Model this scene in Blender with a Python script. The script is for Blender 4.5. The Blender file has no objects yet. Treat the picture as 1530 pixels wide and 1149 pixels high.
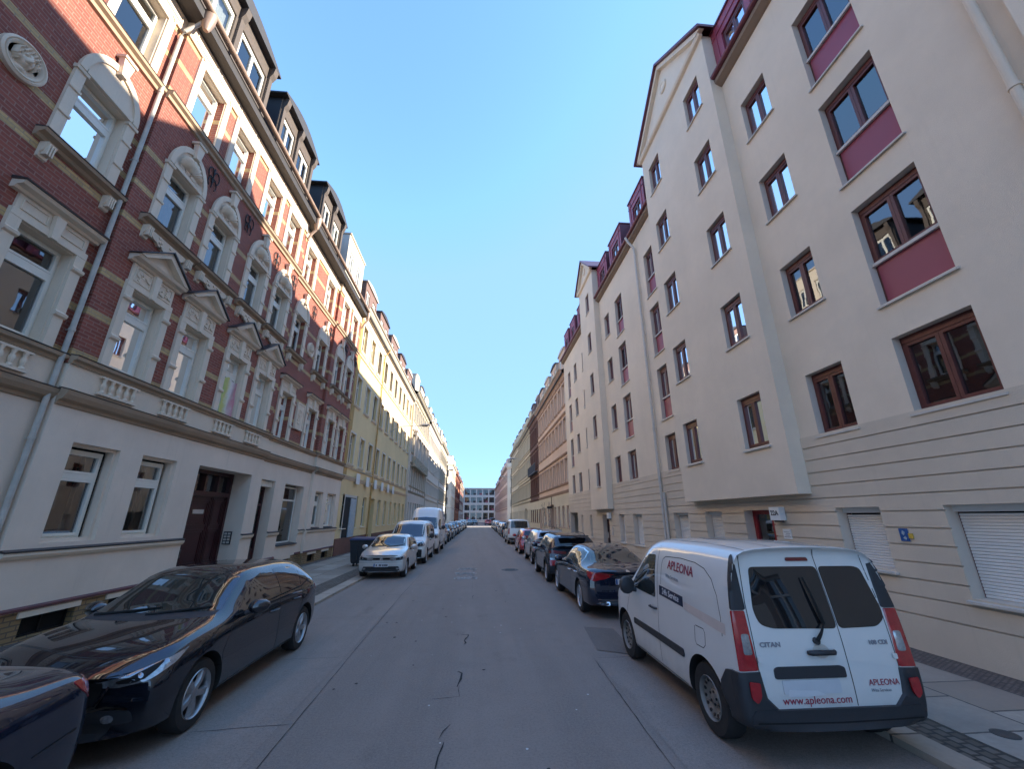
import bpy, bmesh, math, random
from mathutils import Vector, Matrix
from mathutils.bvhtree import BVHTree
rnd = random.Random(7)
S = bpy.context.scene
COL = S.collection
R = math.radians
# ------------------------------------------------------------------ materials
def newmat(name):
    m = bpy.data.materials.new(name); m.use_nodes = True
    nt = m.node_tree; b = nt.nodes['Principled BSDF']
    return m, nt, b
def nd(nt, t, **kw):
    n = nt.nodes.new(t)
    for k, v in kw.items():
        if k.startswith('i_'):
            n.inputs[k[2:].replace('_', ' ')].default_value = v
        else: setattr(n, k, v)
    return n
def c4(c): return (c[0], c[1], c[2], 1)
def mixc(nt, fac, a, b, mode='MIX'):
    n = nt.nodes.new('ShaderNodeMix'); n.data_type = 'RGBA'; n.blend_type = mode
    if isinstance(fac, (int, float)): n.inputs[0].default_value = fac
    else: nt.links.new(fac, n.inputs[0])
    for k, v in ((6, a), (7, b)):
        if isinstance(v, tuple): n.inputs[k].default_value = c4(v)
        else: nt.links.new(v, n.inputs[k])
    return n.outputs[2]
def mth(nt, op, a, b=0.0, c=None):
    n = nt.nodes.new('ShaderNodeMath'); n.operation = op
    for k, v in ((0, a), (1, b), (2, c)):
        if v is None: continue
        if isinstance(v, (int, float)): n.inputs[k].default_value = v
        else: nt.links.new(v, n.inputs[k])
    return n.outputs[0]
def ramp(nt, fac, p0, p1, v0=0.0, v1=1.0):
    n = nt.nodes.new('ShaderNodeMapRange'); n.inputs[1].default_value = p0; n.inputs[2].default_value = p1
    n.inputs[3].default_value = v0; n.inputs[4].default_value = v1; nt.links.new(fac, n.inputs[0]); return n.outputs[0]
def noise(nt, vec, scale, detail=4, rough=.6):
    n = nd(nt, 'ShaderNodeTexNoise', i_Scale=scale, i_Detail=detail, i_Roughness=rough)
    nt.links.new(vec, n.inputs['Vector']); return n.outputs['Fac']
def coords(nt): return nt.nodes.new('ShaderNodeTexCoord').outputs['Object']
def bump(nt, b, h, strength=.3, dist=.01):
    n = nd(nt, 'ShaderNodeBump', i_Strength=strength, i_Distance=dist)
    nt.links.new(h, n.inputs['Height']); nt.links.new(n.outputs[0], b.inputs['Normal'])
def scaled(nt, vec, sc):
    n = nt.nodes.new('ShaderNodeMapping'); n.inputs['Scale'].default_value = sc
    nt.links.new(vec, n.inputs[0]); return n.outputs[0]

WARM = (1.04, .945, .87)
def warm(c): return tuple(min(.86, x * w) for x, w in zip(c, WARM))
def plaster(name, col, var=.12, grain=60, bs=.35, stain=.25, rough=.9, streak=True):
    col = warm(col)
    m, nt, b = newmat(name); v = coords(nt)
    big = noise(nt, v, .45, 5, .65); fine = noise(nt, v, grain, 3, .7)
    mid = noise(nt, v, 3.0, 6, .7)
    dark = tuple(x * (1 - var * 1.6) for x in col); lite = tuple(min(1, x * (1 + var * .5)) for x in col)
    c = mixc(nt, ramp(nt, big, .35, .65), dark, lite)
    c = mixc(nt, ramp(nt, mid, .3, .7, 0, .35), c, tuple(x * .88 for x in col))
    if streak:
        st = noise(nt, scaled(nt, v, (7, 7, .35)), 1.0, 5, .7)
        c = mixc(nt, ramp(nt, st, .58, .8, 0, stain), c, tuple(x * .55 for x in col))
    c = mixc(nt, ramp(nt, fine, .3, .7, 0, .18), c, tuple(x * .75 for x in col))
    nt.links.new(c, b.inputs['Base Color']); b.inputs['Roughness'].default_value = rough
    bump(nt, b, mth(nt, 'ADD', fine, mth(nt, 'MULTIPLY', mid, .5)), bs, .012)
    return m
def simple(name, col, rough=.5, metal=0, var=.1, scale=8, bs=0, ior=1.5, coat=0, bscale=60):
    m, nt, b = newmat(name)
    if var:
        v = coords(nt); f = noise(nt, v, scale, 5, .65)
        c = mixc(nt, ramp(nt, f, .3, .7), tuple(x * (1 - var) for x in col), tuple(min(1, x * (1 + var * .6)) for x in col))
        nt.links.new(c, b.inputs['Base Color'])
        if bs: bump(nt, b, noise(nt, v, bscale, 3), bs, .01)
        nt.links.new(ramp(nt, f, .3, .7, max(0, rough * .85), min(1, rough * 1.15)), b.inputs['Roughness'])
    else:
        b.inputs['Base Color'].default_value = c4(col); b.inputs['Roughness'].default_value = rough
    b.inputs['Metallic'].default_value = metal; b.inputs['IOR'].default_value = ior
    b.inputs['Coat Weight'].default_value = coat
    return m
def brickmat(name, c1, c2, mort, bands=(), yel=(.72, .50, .22), w=.25, h=.077, ms=.009):
    m, nt, b = newmat(name); v = coords(nt)
    sp = nt.nodes.new('ShaderNodeSeparateXYZ'); nt.links.new(v, sp.inputs[0])
    cb = nt.nodes.new('ShaderNodeCombineXYZ')
    nt.links.new(mth(nt, 'ADD', sp.outputs[0], sp.outputs[1]), cb.inputs[0]); nt.links.new(sp.outputs[2], cb.inputs[1])
    def bt(a, bb, mo):
        t = nd(nt, 'ShaderNodeTexBrick'); t.inputs['Scale'].default_value = 1
        t.inputs['Brick Width'].default_value = w; t.inputs['Row Height'].default_value = h
        t.inputs['Mortar Size'].default_value = ms; t.inputs['Mortar Smooth'].default_value = .2
        t.inputs['Color1'].default_value = c4(a); t.inputs['Color2'].default_value = c4(bb); t.inputs['Mortar'].default_value = c4(mo)
        nt.links.new(cb.outputs[0], t.inputs['Vector']); return t
    t = bt(c1, c2, mort); c = t.outputs['Color']
    if bands:
        t2 = bt(yel, tuple(x * .72 for x in yel), (.42, .34, .22))
        mask = None
        for z, hw in bands:
            n = mth(nt, 'COMPARE', sp.outputs[2], z, hw)
            mask = n if mask is None else mth(nt, 'MAXIMUM', mask, n)
        c = mixc(nt, mask, c, t2.outputs['Color'])
    big = noise(nt, v, .8, 5, .65); fine = noise(nt, v, 25, 4, .7)
    c = mixc(nt, ramp(nt, big, .3, .7, 0, .5), c, mixc(nt, .45, c, tuple(x * .55 for x in c1)))
    c = mixc(nt, ramp(nt, fine, .35, .75, 0, .3), c, tuple(x * .5 for x in c1))
    nt.links.new(c, b.inputs['Base Color']); b.inputs['Roughness'].default_value = .82
    bump(nt, b, mth(nt, 'ADD', mth(nt, 'MULTIPLY', t.outputs['Fac'], -1), mth(nt, 'MULTIPLY', fine, .4)), .5, .008)
    return m
def slabmat(name, base, w, h, ms=.012, var=.35, mort=(.06, .055, .05), offs=0, rot=False, rough=.8):
    base = warm(base); m, nt, b = newmat(name); v = coords(nt)
    sp = nt.nodes.new('ShaderNodeSeparateXYZ'); nt.links.new(v, sp.inputs[0])
    cb = nt.nodes.new('ShaderNodeCombineXYZ')
    j = noise(nt, v, 6, 2)
    nt.links.new(mth(nt, 'ADD', sp.outputs[1], mth(nt, 'MULTIPLY', j, .02)), cb.inputs[0])
    nt.links.new(mth(nt, 'ADD', mth(nt, 'ADD', sp.outputs[0], offs), mth(nt, 'MULTIPLY', j, .02)), cb.inputs[1])
    t = nd(nt, 'ShaderNodeTexBrick'); t.inputs['Scale'].default_value = 1
    t.inputs['Brick Width'].default_value = w; t.inputs['Row Height'].default_value = h
    t.inputs['Mortar Size'].default_value = ms; t.inputs['Mortar Smooth'].default_value = .1
    t.inputs['Color1'].default_value = c4(tuple(x * (1 + var * .5) for x in base))
    t.inputs['Color2'].default_value = c4(tuple(x * (1 - var) * (1, .93, .88)[i] for i, x in enumerate(base))); t.inputs['Mortar'].default_value = c4(mort)
    nt.links.new(cb.outputs[0], t.inputs['Vector'])
    f = noise(nt, v, 14, 6, .7); g = noise(nt, v, 1.1, 5, .7)
    c = mixc(nt, ramp(nt, f, .3, .75, 0, .45), t.outputs['Color'], tuple(x * .55 for x in base))
    c = mixc(nt, ramp(nt, g, .42, .7, 0, .45), c, tuple(x * .5 for x in base))
    nt.links.new(c, b.inputs['Base Color']); b.inputs['Roughness'].default_value = rough
    bump(nt, b, mth(nt, 'ADD', mth(nt, 'MULTIPLY', t.outputs['Fac'], -1.2), mth(nt, 'MULTIPLY', f, .5)), .7, .01)
    return m
def asphalt(name, base=.085, tint=(1, .985, 1.0)):
    m, nt, b = newmat(name); v = coords(nt)
    f = noise(nt, v, 140, 3, .8); g = noise(nt, v, .35, 6, .7); k = noise(nt, v, 2.2, 6, .75)
    lane = noise(nt, scaled(nt, v, (1.4, .05, 1)), 1.0, 4, .6)
    sp = noise(nt, v, 420, 2, .5)
    c0 = warm(tuple(base * t for t in tint))
    c = mixc(nt, ramp(nt, g, .32, .68), tuple(x * .72 for x in c0), tuple(x * 1.18 for x in c0))
    c = mixc(nt, ramp(nt, lane, .42, .66, 0, .8), c, tuple(x * .66 for x in c0))
    oil = noise(nt, scaled(nt, v, (1, .45, 1)), 1.7, 3, .5); c = mixc(nt, ramp(nt, oil, .62, .72, 0, .6), c, tuple(x * .45 for x in c0))
    sc = noise(nt, v, 38, 3, .8); c = mixc(nt, ramp(nt, sc, .4, .7, 0, .5), c, tuple(x * 1.5 for x in c0)); c = mixc(nt, ramp(nt, sc, .3, .45, .5, 0), c, tuple(x * .55 for x in c0))
    c = mixc(nt, ramp(nt, k, .5, .8, 0, .5), c, tuple(x * .62 for x in c0))
    c = mixc(nt, ramp(nt, f, .4, .75, 0, .55), c, tuple(x * 2.0 for x in c0))
    c = mixc(nt, ramp(nt, sp, .7, .75, 0, .5), c, (.3, .29, .27))
    nt.links.new(c, b.inputs['Base Color'])
    nt.links.new(ramp(nt, g, .3, .7, .72, .92), b.inputs['Roughness'])
    bump(nt, b, mth(nt, 'ADD', f, mth(nt, 'MULTIPLY', k, 1.5)), .55, .006)
    return m
def glassmat(name, refl=1.9, tint=(.72, .78, .8), base=.0):
    m = bpy.data.materials.new(name); m.use_nodes = True; nt = m.node_tree; nt.nodes.clear()
    o = nt.nodes.new('ShaderNodeOutputMaterial'); tr = nt.nodes.new('ShaderNodeBsdfTransparent'); tr.inputs[0].default_value = c4(tint)
    gl = nt.nodes.new('ShaderNodeBsdfGlossy'); gl.inputs['Roughness'].default_value = .015; gl.inputs[0].default_value = (.95, .97, 1, 1)
    fr = nt.nodes.new('ShaderNodeFresnel'); fr.inputs[0].default_value = refl
    # very slight waviness of the old panes
    v = coords(nt); bp = nd(nt, 'ShaderNodeBump', i_Strength=.06, i_Distance=.02); nt.links.new(noise(nt, v, 1.3, 2), bp.inputs['Height'])
    nt.links.new(bp.outputs[0], gl.inputs['Normal'])
    mx = nt.nodes.new('ShaderNodeMixShader')
    nt.links.new(fr.outputs[0], mx.inputs[0]); nt.links.new(tr.outputs[0], mx.inputs[1]); nt.links.new(gl.outputs[0], mx.inputs[2])
    nt.links.new(mx.outputs[0], o.inputs[0]); return m
def carpaint(name, col, metal=.0, rough=.32, flake=.0, coat=1.0, dirt=.12):
    m, nt, b = newmat(name); v = coords(nt)
    d = noise(nt, v, 3.5, 6, .7); sp = nt.nodes.new('ShaderNodeSeparateXYZ'); nt.links.new(v, sp.inputs[0])
    low = ramp(nt, sp.outputs[2], .15, .75, 1, .15)
    fac = mth(nt, 'MULTIPLY', mth(nt, 'MULTIPLY', ramp(nt, d, .35, .75, .2, 1), low), dirt * 2.5)
    c = mixc(nt, fac, col, (.16, .145, .125))
    nt.links.new(c, b.inputs['Base Color'])
    b.inputs['Metallic'].default_value = metal; b.inputs['Roughness'].default_value = rough
    b.inputs['Specular IOR Level'].default_value = .5 if max(col) > .1 else .12
    b.inputs['Coat Weight'].default_value = coat; b.inputs['Coat IOR'].default_value = 1.8; nt.links.new(ramp(nt, d, .3, .8, .008, .03), b.inputs['Coat Roughness'])
    return m

M = {}
M['brick'] = brickmat('red_brick', (.36, .096, .06), (.24, .064, .044), (.36, .20, .15),
    bands=[(5.12, .075), (6.02, .075), (6.93, .075), (7.85, .0), (8.38, .075), (9.28, .075), (10.2, .075), (12.15, .06), (13.07, .075), (13.95, .06)])
M['ybrick'] = brickmat('yellow_brick', (.40, .26, .12), (.30, .19, .085), (.12, .09, .07), h=.085, ms=.012)
M['cream'] = plaster('cream_render', (.83, .74, .64), .08, 45, .3, .28)
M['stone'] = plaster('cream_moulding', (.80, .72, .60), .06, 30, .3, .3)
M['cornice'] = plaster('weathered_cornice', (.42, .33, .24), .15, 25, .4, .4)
M['lid'] = simple('zinc_flashing', (.075, .065, .065), .45, .3, .2, 5)
M['slate'] = simple('dark_slate', (.035, .032, .035), .6, 0, .3, 10, .3)
M['wood'] = simple('weathered_timber', (.10, .075, .06), .75, 0, .4, 12, .4)
M['upvc'] = simple('white_window_plastic', (.84, .80, .70), .3, 0, .04, 3)
M['glass'] = glassmat('window_glass', 2.45)
M['curtain'] = simple('net_curtain', (.50, .485, .45), .9, 0, .12, 6, .4)
M['blind'] = simple('grey_blind', (.22, .22, .22), .8, 0, .2, 4)
M['pipe'] = simple('zinc_pipe', (.50, .46, .40), .6, .0, .2, 4)
M['gutter'] = simple('copper_brown_gutter', (.36, .25, .19), .5, .2, .2, 4)
M['door'] = simple('oxblood_door', (.055, .014, .016), .35, 0, .25, 9, .2)
M['iron'] = simple('black_iron', (.02, .018, .02), .55, .3, .1)
M['redline'] = simple('oxblood_ledge', (.14, .045, .045), .6, 0, .2)
M['dark'] = simple('dark_void', (.012, .012, .013), .9, 0, 0)
M['room'] = simple('room_darkness', (.035, .033, .03), .95, 0, 0)  # near-black colour stands in for the darkness of unlit rooms
M['asphalt'] = asphalt('asphalt', .205, (1.05, .95, .88))
M['asphalt2'] = asphalt('asphalt_patch', .14, (1.05, .95, .88))
M['asphalt3'] = asphalt('asphalt_gutter_lane', .22, (1.05, .95, .88))
M['crack'] = simple('tar_crack', (.012, .012, .012), .8, 0, .2, 20)
M['slab'] = slabmat('granite_slabs', (.44, .41, .36), .82, .86, .014, .3, offs=-4.85 + 10 * .86)
M['slabL'] = slabmat('granite_slabs_left', (.40, .375, .33), 1.0, .84, .014, .3, offs=4.9)
M['kerb'] = slabmat('granite_kerb', (.52, .49, .43), 1.3, .9, .015, .22)
M['cobble'] = slabmat('small_cobbles', (.20, .185, .16), .13, .11, .016, .45, (.045, .04, .032))
M['mosaic'] = slabmat('mosaic_paving', (.20, .165, .145), .065, .06, .009, .4, (.05, .04, .04))
M['beige'] = plaster('beige_render', (.79, .72, .60), .06, 70, .35, .16, streak=True)
M['beige2'] = plaster('plinth_render', (.68, .62, .515), .08, 60, .35, .2)
M['reveal'] = plaster('grey_reveal', (.66, .61, .54), .05, 60, .2, .1)
M['maroon'] = simple('maroon_panel', (.30, .055, .085), .42, 0, .06, 1.2)
M['maroonroof'] = simple('maroon_metal_roof', (.155, .045, .06), .38, .25, .15, 2)
M['redwood'] = simple('red_brown_frame', (.13, .035, .028), .4, 0, .15, 6)
M['reddoor'] = simple('red_door_paint', (.32, .02, .025), .35, 0, .1)
M['shutter'] = simple('white_roller_slats', (.80, .78, .74), .45, 0, .05, 3)
M['sill'] = simple('grey_metal_sill', (.60, .54, .47), .5, .0, .1)
M['eave'] = plaster('grey_brown_eave', (.26, .21, .17), .1, 30, .2, .2)
M['yellow'] = plaster('yellow_render', (.86, .68, .385), .06, 50, .25, .2)
M['yellowD'] = plaster('ochre_render', (.50, .33, .12), .08, 50, .25, .3)
M['redplinth'] = plaster('red_brown_plinth', (.21, .10, .075), .2, 30, .4, .4)
M['timber2'] = simple('red_brown_dormer', (.20, .115, .09), .7, 0, .25, 8, .3)
M['white'] = plaster('off_white_render', (.78, .73, .62), .06, 40, .25, .25)
M['grey'] = plaster('grey_white_render', (.68, .66, .62), .07, 40, .25, .25)
M['pink'] = plaster('pink_beige_render', (.70, .55, .44), .08, 40, .3, .3)
M['pinktrim'] = plaster('pink_trim', (.47, .36, .31), .1, 30, .4, .35)
M['brownred'] = brickmat('brown_red_brick', (.20, .085, .06), (.15, .062, .048), (.13, .09, .08))
M['olive'] = plaster('pale_olive_render', (.68, .63, .49), .07, 40, .3, .3)
M['olivetrim'] = plaster('olive_trim', (.43, .41, .33), .1, 30, .3, .3)
M['rose'] = plaster('rose_render', (.72, .58, .50), .06, 40, .2, .2)
M['orangeb'] = brickmat('orange_brick', (.42, .15, .06), (.34, .12, .05), (.25, .15, .1))
M['darkred'] = brickmat('dark_red_brick', (.25, .07, .05), (.20, .06, .05), (.15, .1, .1))
M['concrete'] = plaster('pale_concrete', (.58, .58, .57), .04, 20, .1, .1)
M['tile'] = simple('roof_tile', (.12, .05, .04), .7, 0, .25, 10)
M['rooftop'] = simple('roofing_felt', (.06, .06, .065), .8, 0, .2, 3)
M['sign'] = simple('sign_white', (.75, .75, .73), .4, 0, 0)
M['ink'] = simple('sign_black', (.03, .03, .035), .5, 0, 0)
M['blue'] = simple('sign_blue', (.02, .09, .28), .4, 0, .1)
M['signyel'] = simple('sign_yellow', (.6, .4, .06), .4, 0, .1)
M['paintw'] = simple('worn_white_paint', (.66, .65, .62), .8, 0, .3, 30)
M['cast'] = simple('cast_iron_cover', (.10, .095, .09), .6, .4, .3, 30, .5)
M['graf'] = simple('grey_spray_paint', (.10, .11, .13), .7, 0, .4, 6)
M['graf2'] = simple('pale_spray_paint', (.42, .48, .52), .7, 0, .2, 6)
# cars
M['rubber'] = simple('tyre_rubber', (.022, .021, .021), .75, 0, .25, 12, .2)
M['alloy'] = simple('alloy_wheel', (.42, .42, .43), .32, .75, .1, 10)
M['steel'] = simple('steel_wheel', (.27, .245, .22), .5, .3, .3, 8)
M['hub'] = simple('wheel_dark', (.03, .028, .027), .6, .3, .2)
M['plastic'] = simple('black_bumper_plastic', (.035, .036, .04), .55, 0, .15, 10, .15)
M['seam'] = simple('panel_gap', (.008, .008, .008), .8, 0, 0)
M['chrome'] = simple('chrome_trim', (.7, .7, .72), .12, 1, 0)
M['cglass'] = simple('tinted_car_glass', (.022, .027, .026), .015, 0, 0, ior=1.95)
M['cglass2'] = simple('privacy_glass', (.012, .012, .014), .015, 0, 0, ior=1.75)
M['tail'] = simple('red_tail_lens', (.42, .012, .018), .12, 0, .25, 25, ior=1.6, coat=.8)
M['taildk'] = simple('dark_red_lens', (.16, .008, .012), .12, 0, .25, 25, coat=.8)
M['lens'] = simple('clear_lamp_lens', (.42, .44, .46), .08, .5, .35, 30, ior=1.6, coat=1)
M['plate'] = simple('number_plate', (.62, .63, .64), .35, 0, .05)
M['textred'] = simple('crimson_lettering', (.35, .02, .05), .4, 0, 0)
M['textgrey'] = simple('grey_lettering', (.25, .25, .27), .4, 0, 0)
M['pinkband'] = simple('faded_pink_band', (.66, .56, .50), .5, 0, .05)
M['textw'] = simple('white_lettering', (.7, .7, .7), .4, 0, 0)
M['navy'] = simple('navy_sticker', (.015, .022, .055), .35, 0, .1)
M['binbody'] = simple('anthracite_bin', (.028, .031, .036), .5, 0, .15, 5, .1)
M['binlid'] = simple('blue_bin_lid', (.02, .035, .12), .45, 0, .1)
M['P_mazda'] = carpaint('black_navy_paint', (.004, .006, .012), 0, .45, dirt=.02)
M['P_merc'] = carpaint('dark_blue_paint', (.005, .010, .028), 0, .45, dirt=.02)
M['P_suv'] = carpaint('blue_black_paint', (.008, .012, .026), 0, .45)
M['P_silver'] = carpaint('silver_paint', (.68, .66, .62), .35, .3)
M['P_beige'] = carpaint('pale_silver_paint', (.55, .54, .52), .6, .32)
M['P_white'] = carpaint('white_paint', (.80, .785, .74), 0, .4, dirt=.16)
M['P_red'] = carpaint('red_paint', (.52, .02, .025), .05, .3)
M['P_blue'] = carpaint('steel_blue_paint', (.025, .06, .12), .2, .4)
M['P_grey'] = carpaint('grey_paint', (.12, .12, .125), .6, .3)
M['P_dark'] = carpaint('black_paint', (.008, .008, .010), 0, .45)
# flag with stripes of pastel colours
def flagmat():
    m, nt, b = newmat('tie_dye_cloth'); v = coords(nt)
    sp = nt.nodes.new('ShaderNodeSeparateXYZ'); nt.links.new(v, sp.inputs[0])
    y = mth(nt, 'ADD', sp.outputs[1], mth(nt, 'MULTIPLY', noise(nt, v, 4, 3), .35))
    cr = nt.nodes.new('ShaderNodeValToRGB'); nt.links.new(ramp(nt, y, 12.5, 13.4), cr.inputs[0])
    e = cr.color_ramp.elements; e[0].position = 0; e[0].color = (.12, .16, .5, 1); e[1].position = 1; e[1].color = (.65, .3, .33, 1)
    for p, c in ((.18, (.2, .3, .6)), (.32, (.55, .6, .2)), (.5, (.65, .62, .22)), (.66, (.75, .7, .62)), (.8, (.7, .55, .55))):
        q = cr.color_ramp.elements.new(p); q.color = c4(c)
    nt.links.new(cr.outputs[0], b.inputs['Base Color']); b.inputs['Roughness'].default_value = .9
    return m
M['flag'] = flagmat()
# ------------------------------------------------------------------ mesh builder
class Fr:
    """facade frame: u along the street, v up, w out of the wall towards the road"""
    def __init__(s, x, sg, rot=0.0, org=(0, 0)): s.x = x; s.s = sg; s.rot = rot; s.org = org
    def __call__(s, u, v, w):
        if s.rot:
            c, n = math.cos(s.rot), math.sin(s.rot)
            return (s.org[0] + u * c - w * n * s.s, s.org[1] + u * n + w * c * s.s, v)
        return (s.x + s.s * w, u, v)
class MB:
    def __init__(s): s.v = []; s.f = []; s.m = []; s.k = 0
    def add(s, vs, fs, k=None):
        o = len(s.v); s.v += [tuple(p) for p in vs]
        for f in fs: s.f.append([o + i for i in f]); s.m.append(s.k if k is None else k)
    def box3(s, x0, x1, y0, y1, z0, z1):
        s.add([(x, y, z) for z in (z0, z1) for y in (y0, y1) for x in (x0, x1)],
              [(0, 1, 3, 2), (4, 6, 7, 5), (0, 4, 5, 1), (2, 3, 7, 6), (0, 2, 6, 4), (1, 5, 7, 3)])
    def box(s, F, u0, u1, v0, v1, w0, w1):
        s.add([F(u, v, w) for w in (w0, w1) for v in (v0, v1) for u in (u0, u1)],
              [(0, 1, 3, 2), (4, 6, 7, 5), (0, 4, 5, 1), (2, 3, 7, 6), (0, 2, 6, 4), (1, 5, 7, 3)])
    def prof(s, F, u0, u1, pts):
        n = len(pts)
        s.add([F(u, v, w) for u in (u0, u1) for (w, v) in pts],
              [(i, (i + 1) % n, n + (i + 1) % n, n + i) for i in range(n)] + [tuple(range(n))[::-1], tuple(range(n, 2 * n))])
    def poly(s, F, pts, w0, w1):
        n = len(pts)
        s.add([F(u, v, w) for w in (w0, w1) for (u, v) in pts],
              [(i, (i + 1) % n, n + (i + 1) % n, n + i) for i in range(n)] + [tuple(range(n))[::-1], tuple(range(n, 2 * n))])
    def lathe(s, c, prof, n=10, ax='Z', caps=(1, 1)):
        vs = []
        for r, h in prof:
            for i in range(n):
                a = 2 * math.pi * i / n; p = (r * math.cos(a), r * math.sin(a), h)
                if ax == 'X': p = (h, p[0], p[1])
                if ax == 'Y': p = (p[0], h, p[1])
                vs.append((c[0] + p[0], c[1] + p[1], c[2] + p[2]))
        m = len(prof)
        fs = [(j * n + i, j * n + (i + 1) % n, (j + 1) * n + (i + 1) % n, (j + 1) * n + i) for j in range(m - 1) for i in range(n)]
        if caps[0]: fs.append(tuple(range(n))[::-1])
        if caps[1]: fs.append(tuple((m - 1) * n + i for i in range(n)))
        s.add(vs, fs)
    def tube(s, pts, r, n=8):
        P = [Vector(p) for p in pts]; vs = []; N = len(P)
        for i, p in enumerate(P):
            d = (P[min(i + 1, N - 1)] - P[max(i - 1, 0)]).normalized()
            a = d.cross(Vector((0, 0, 1)))
            if a.length < .1: a = d.cross(Vector((1, 0, 0)))
            a.normalize(); b = d.cross(a)
            rr = r[i] if isinstance(r, (list, tuple)) else r
            for k in range(n):
                t = 2 * math.pi * k / n; vs.append(p + (a * math.cos(t) + b * math.sin(t)) * rr)
        fs = [(j * n + i, j * n + (i + 1) % n, (j + 1) * n + (i + 1) % n, (j + 1) * n + i) for j in range(N - 1) for i in range(n)]
        fs += [tuple(range(n))[::-1], tuple((N - 1) * n + i for i in range(n))]
        s.add(vs, fs)
    def wall(s, F, u0, u1, v0, v1, ops, w=0.0, back=.25, kw=None, kr=None, outer=True):
        us = sorted(set([u0, u1] + [x for o in ops for x in o[:2] if u0 < x < u1]))
        vs = sorted(set([v0, v1] + [x for o in ops for x in o[2:4] if v0 < x < v1]))
        cell = lambda i, j: (0 <= i < len(us) - 1 and 0 <= j < len(vs) - 1 and
            not any(o[0] - 1e-6 < (us[i] + us[i + 1]) / 2 < o[1] + 1e-6 and o[2] - 1e-6 < (vs[j] + vs[j + 1]) / 2 < o[3] + 1e-6 for o in ops))
        def d(i, j):
            for o in ops:
                if len(o) > 4 and o[0] - 1e-6 < (us[i] + us[i + 1]) / 2 < o[1] + 1e-6 and o[2] - 1e-6 < (vs[j] + vs[j + 1]) / 2 < o[3] + 1e-6: return o[4]
            return back
        for i in range(len(us) - 1):
            for j in range(len(vs) - 1):
                if not cell(i, j): continue
                a, b, c, e = us[i], us[i + 1], vs[j], vs[j + 1]
                s.add([F(a, c, w), F(b, c, w), F(b, e, w), F(a, e, w)], [(0, 1, 2, 3)], kw)
                for (di, dj, p, q) in ((-1, 0, (a, c), (a, e)), (1, 0, (b, c), (b, e)), (0, -1, (a, c), (b, c)), (0, 1, (a, e), (b, e))):
                    ni, nj = i + di, j + dj
                    if cell(ni, nj): continue
                    ins = 0 <= ni < len(us) - 1 and 0 <= nj < len(vs) - 1
                    if not ins and not outer: continue
                    bk = d(ni, nj) if ins else back
                    s.add([F(*p, w), F(*q, w), F(*q, w - bk), F(*p, w - bk)], [(0, 1, 2, 3)], kr if ins else kw)
    def mesh(s, name, smooth=False, ang=40):
        me = bpy.data.meshes.new(name); me.from_pydata(s.v, [], s.f)
        if any(s.m): me.polygons.foreach_set('material_index', s.m)
        bm = bmesh.new(); bm.from_mesh(me)
        bmesh.ops.recalc_face_normals(bm, faces=bm.faces); bm.to_mesh(me); bm.free()
        if smooth: smoothme(me, ang)
        return me
def smoothme(me, ang=40):
    me.polygons.foreach_set('use_smooth', [True] * len(me.polygons))
    try: me.set_sharp_from_angle(angle=R(ang))
    except Exception: pass
    me.update()
def wpos(o):
    p = Vector((0, 0, 0))
    while o: p = p + Vector(o.location); o = o.parent
    return p
def obj(name, me, mats=None, parent=None, loc=None, smooth=False, label=None):
    """link a mesh (or MB) as one object; loc is a world position for unrotated parents"""
    if isinstance(me, MB): me = me.mesh(name, smooth)
    if mats is not None:
        if not isinstance(mats, (list, tuple)): mats = [mats]
        if not me.materials:
            for m in mats: me.materials.append(M[m] if isinstance(m, str) else m)
    o = bpy.data.objects.new(name, me); COL.objects.link(o)
    if parent is not None:
        o.parent = parent; o.location = (Vector(loc) - wpos(parent)) if loc is not None else (0, 0, 0)
    elif loc is not None: o.location = loc
    if label: o['label'] = label
    return o
def tag(o, label, cat, group=None):
    o['label'] = label; o['category'] = cat
    if group: o['group'] = group
    return o
def thing(name, label, cat, loc=(0, 0, 0), rz=0, group=None):
    o = bpy.data.objects.new(name, None); COL.objects.link(o); o.location = loc; o.rotation_euler = (0, 0, rz)
    o.empty_display_size = .3
    return tag(o, label, cat, group)
def struct(name, me, mats, smooth=False):
    o = obj(name, me, mats, smooth=smooth); o['kind'] = 'structure'; return o
def part(name, mb, mats, root, smooth=False, label=None): return obj(name, mb, mats, root, (0, 0, 0), smooth, label)
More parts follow.
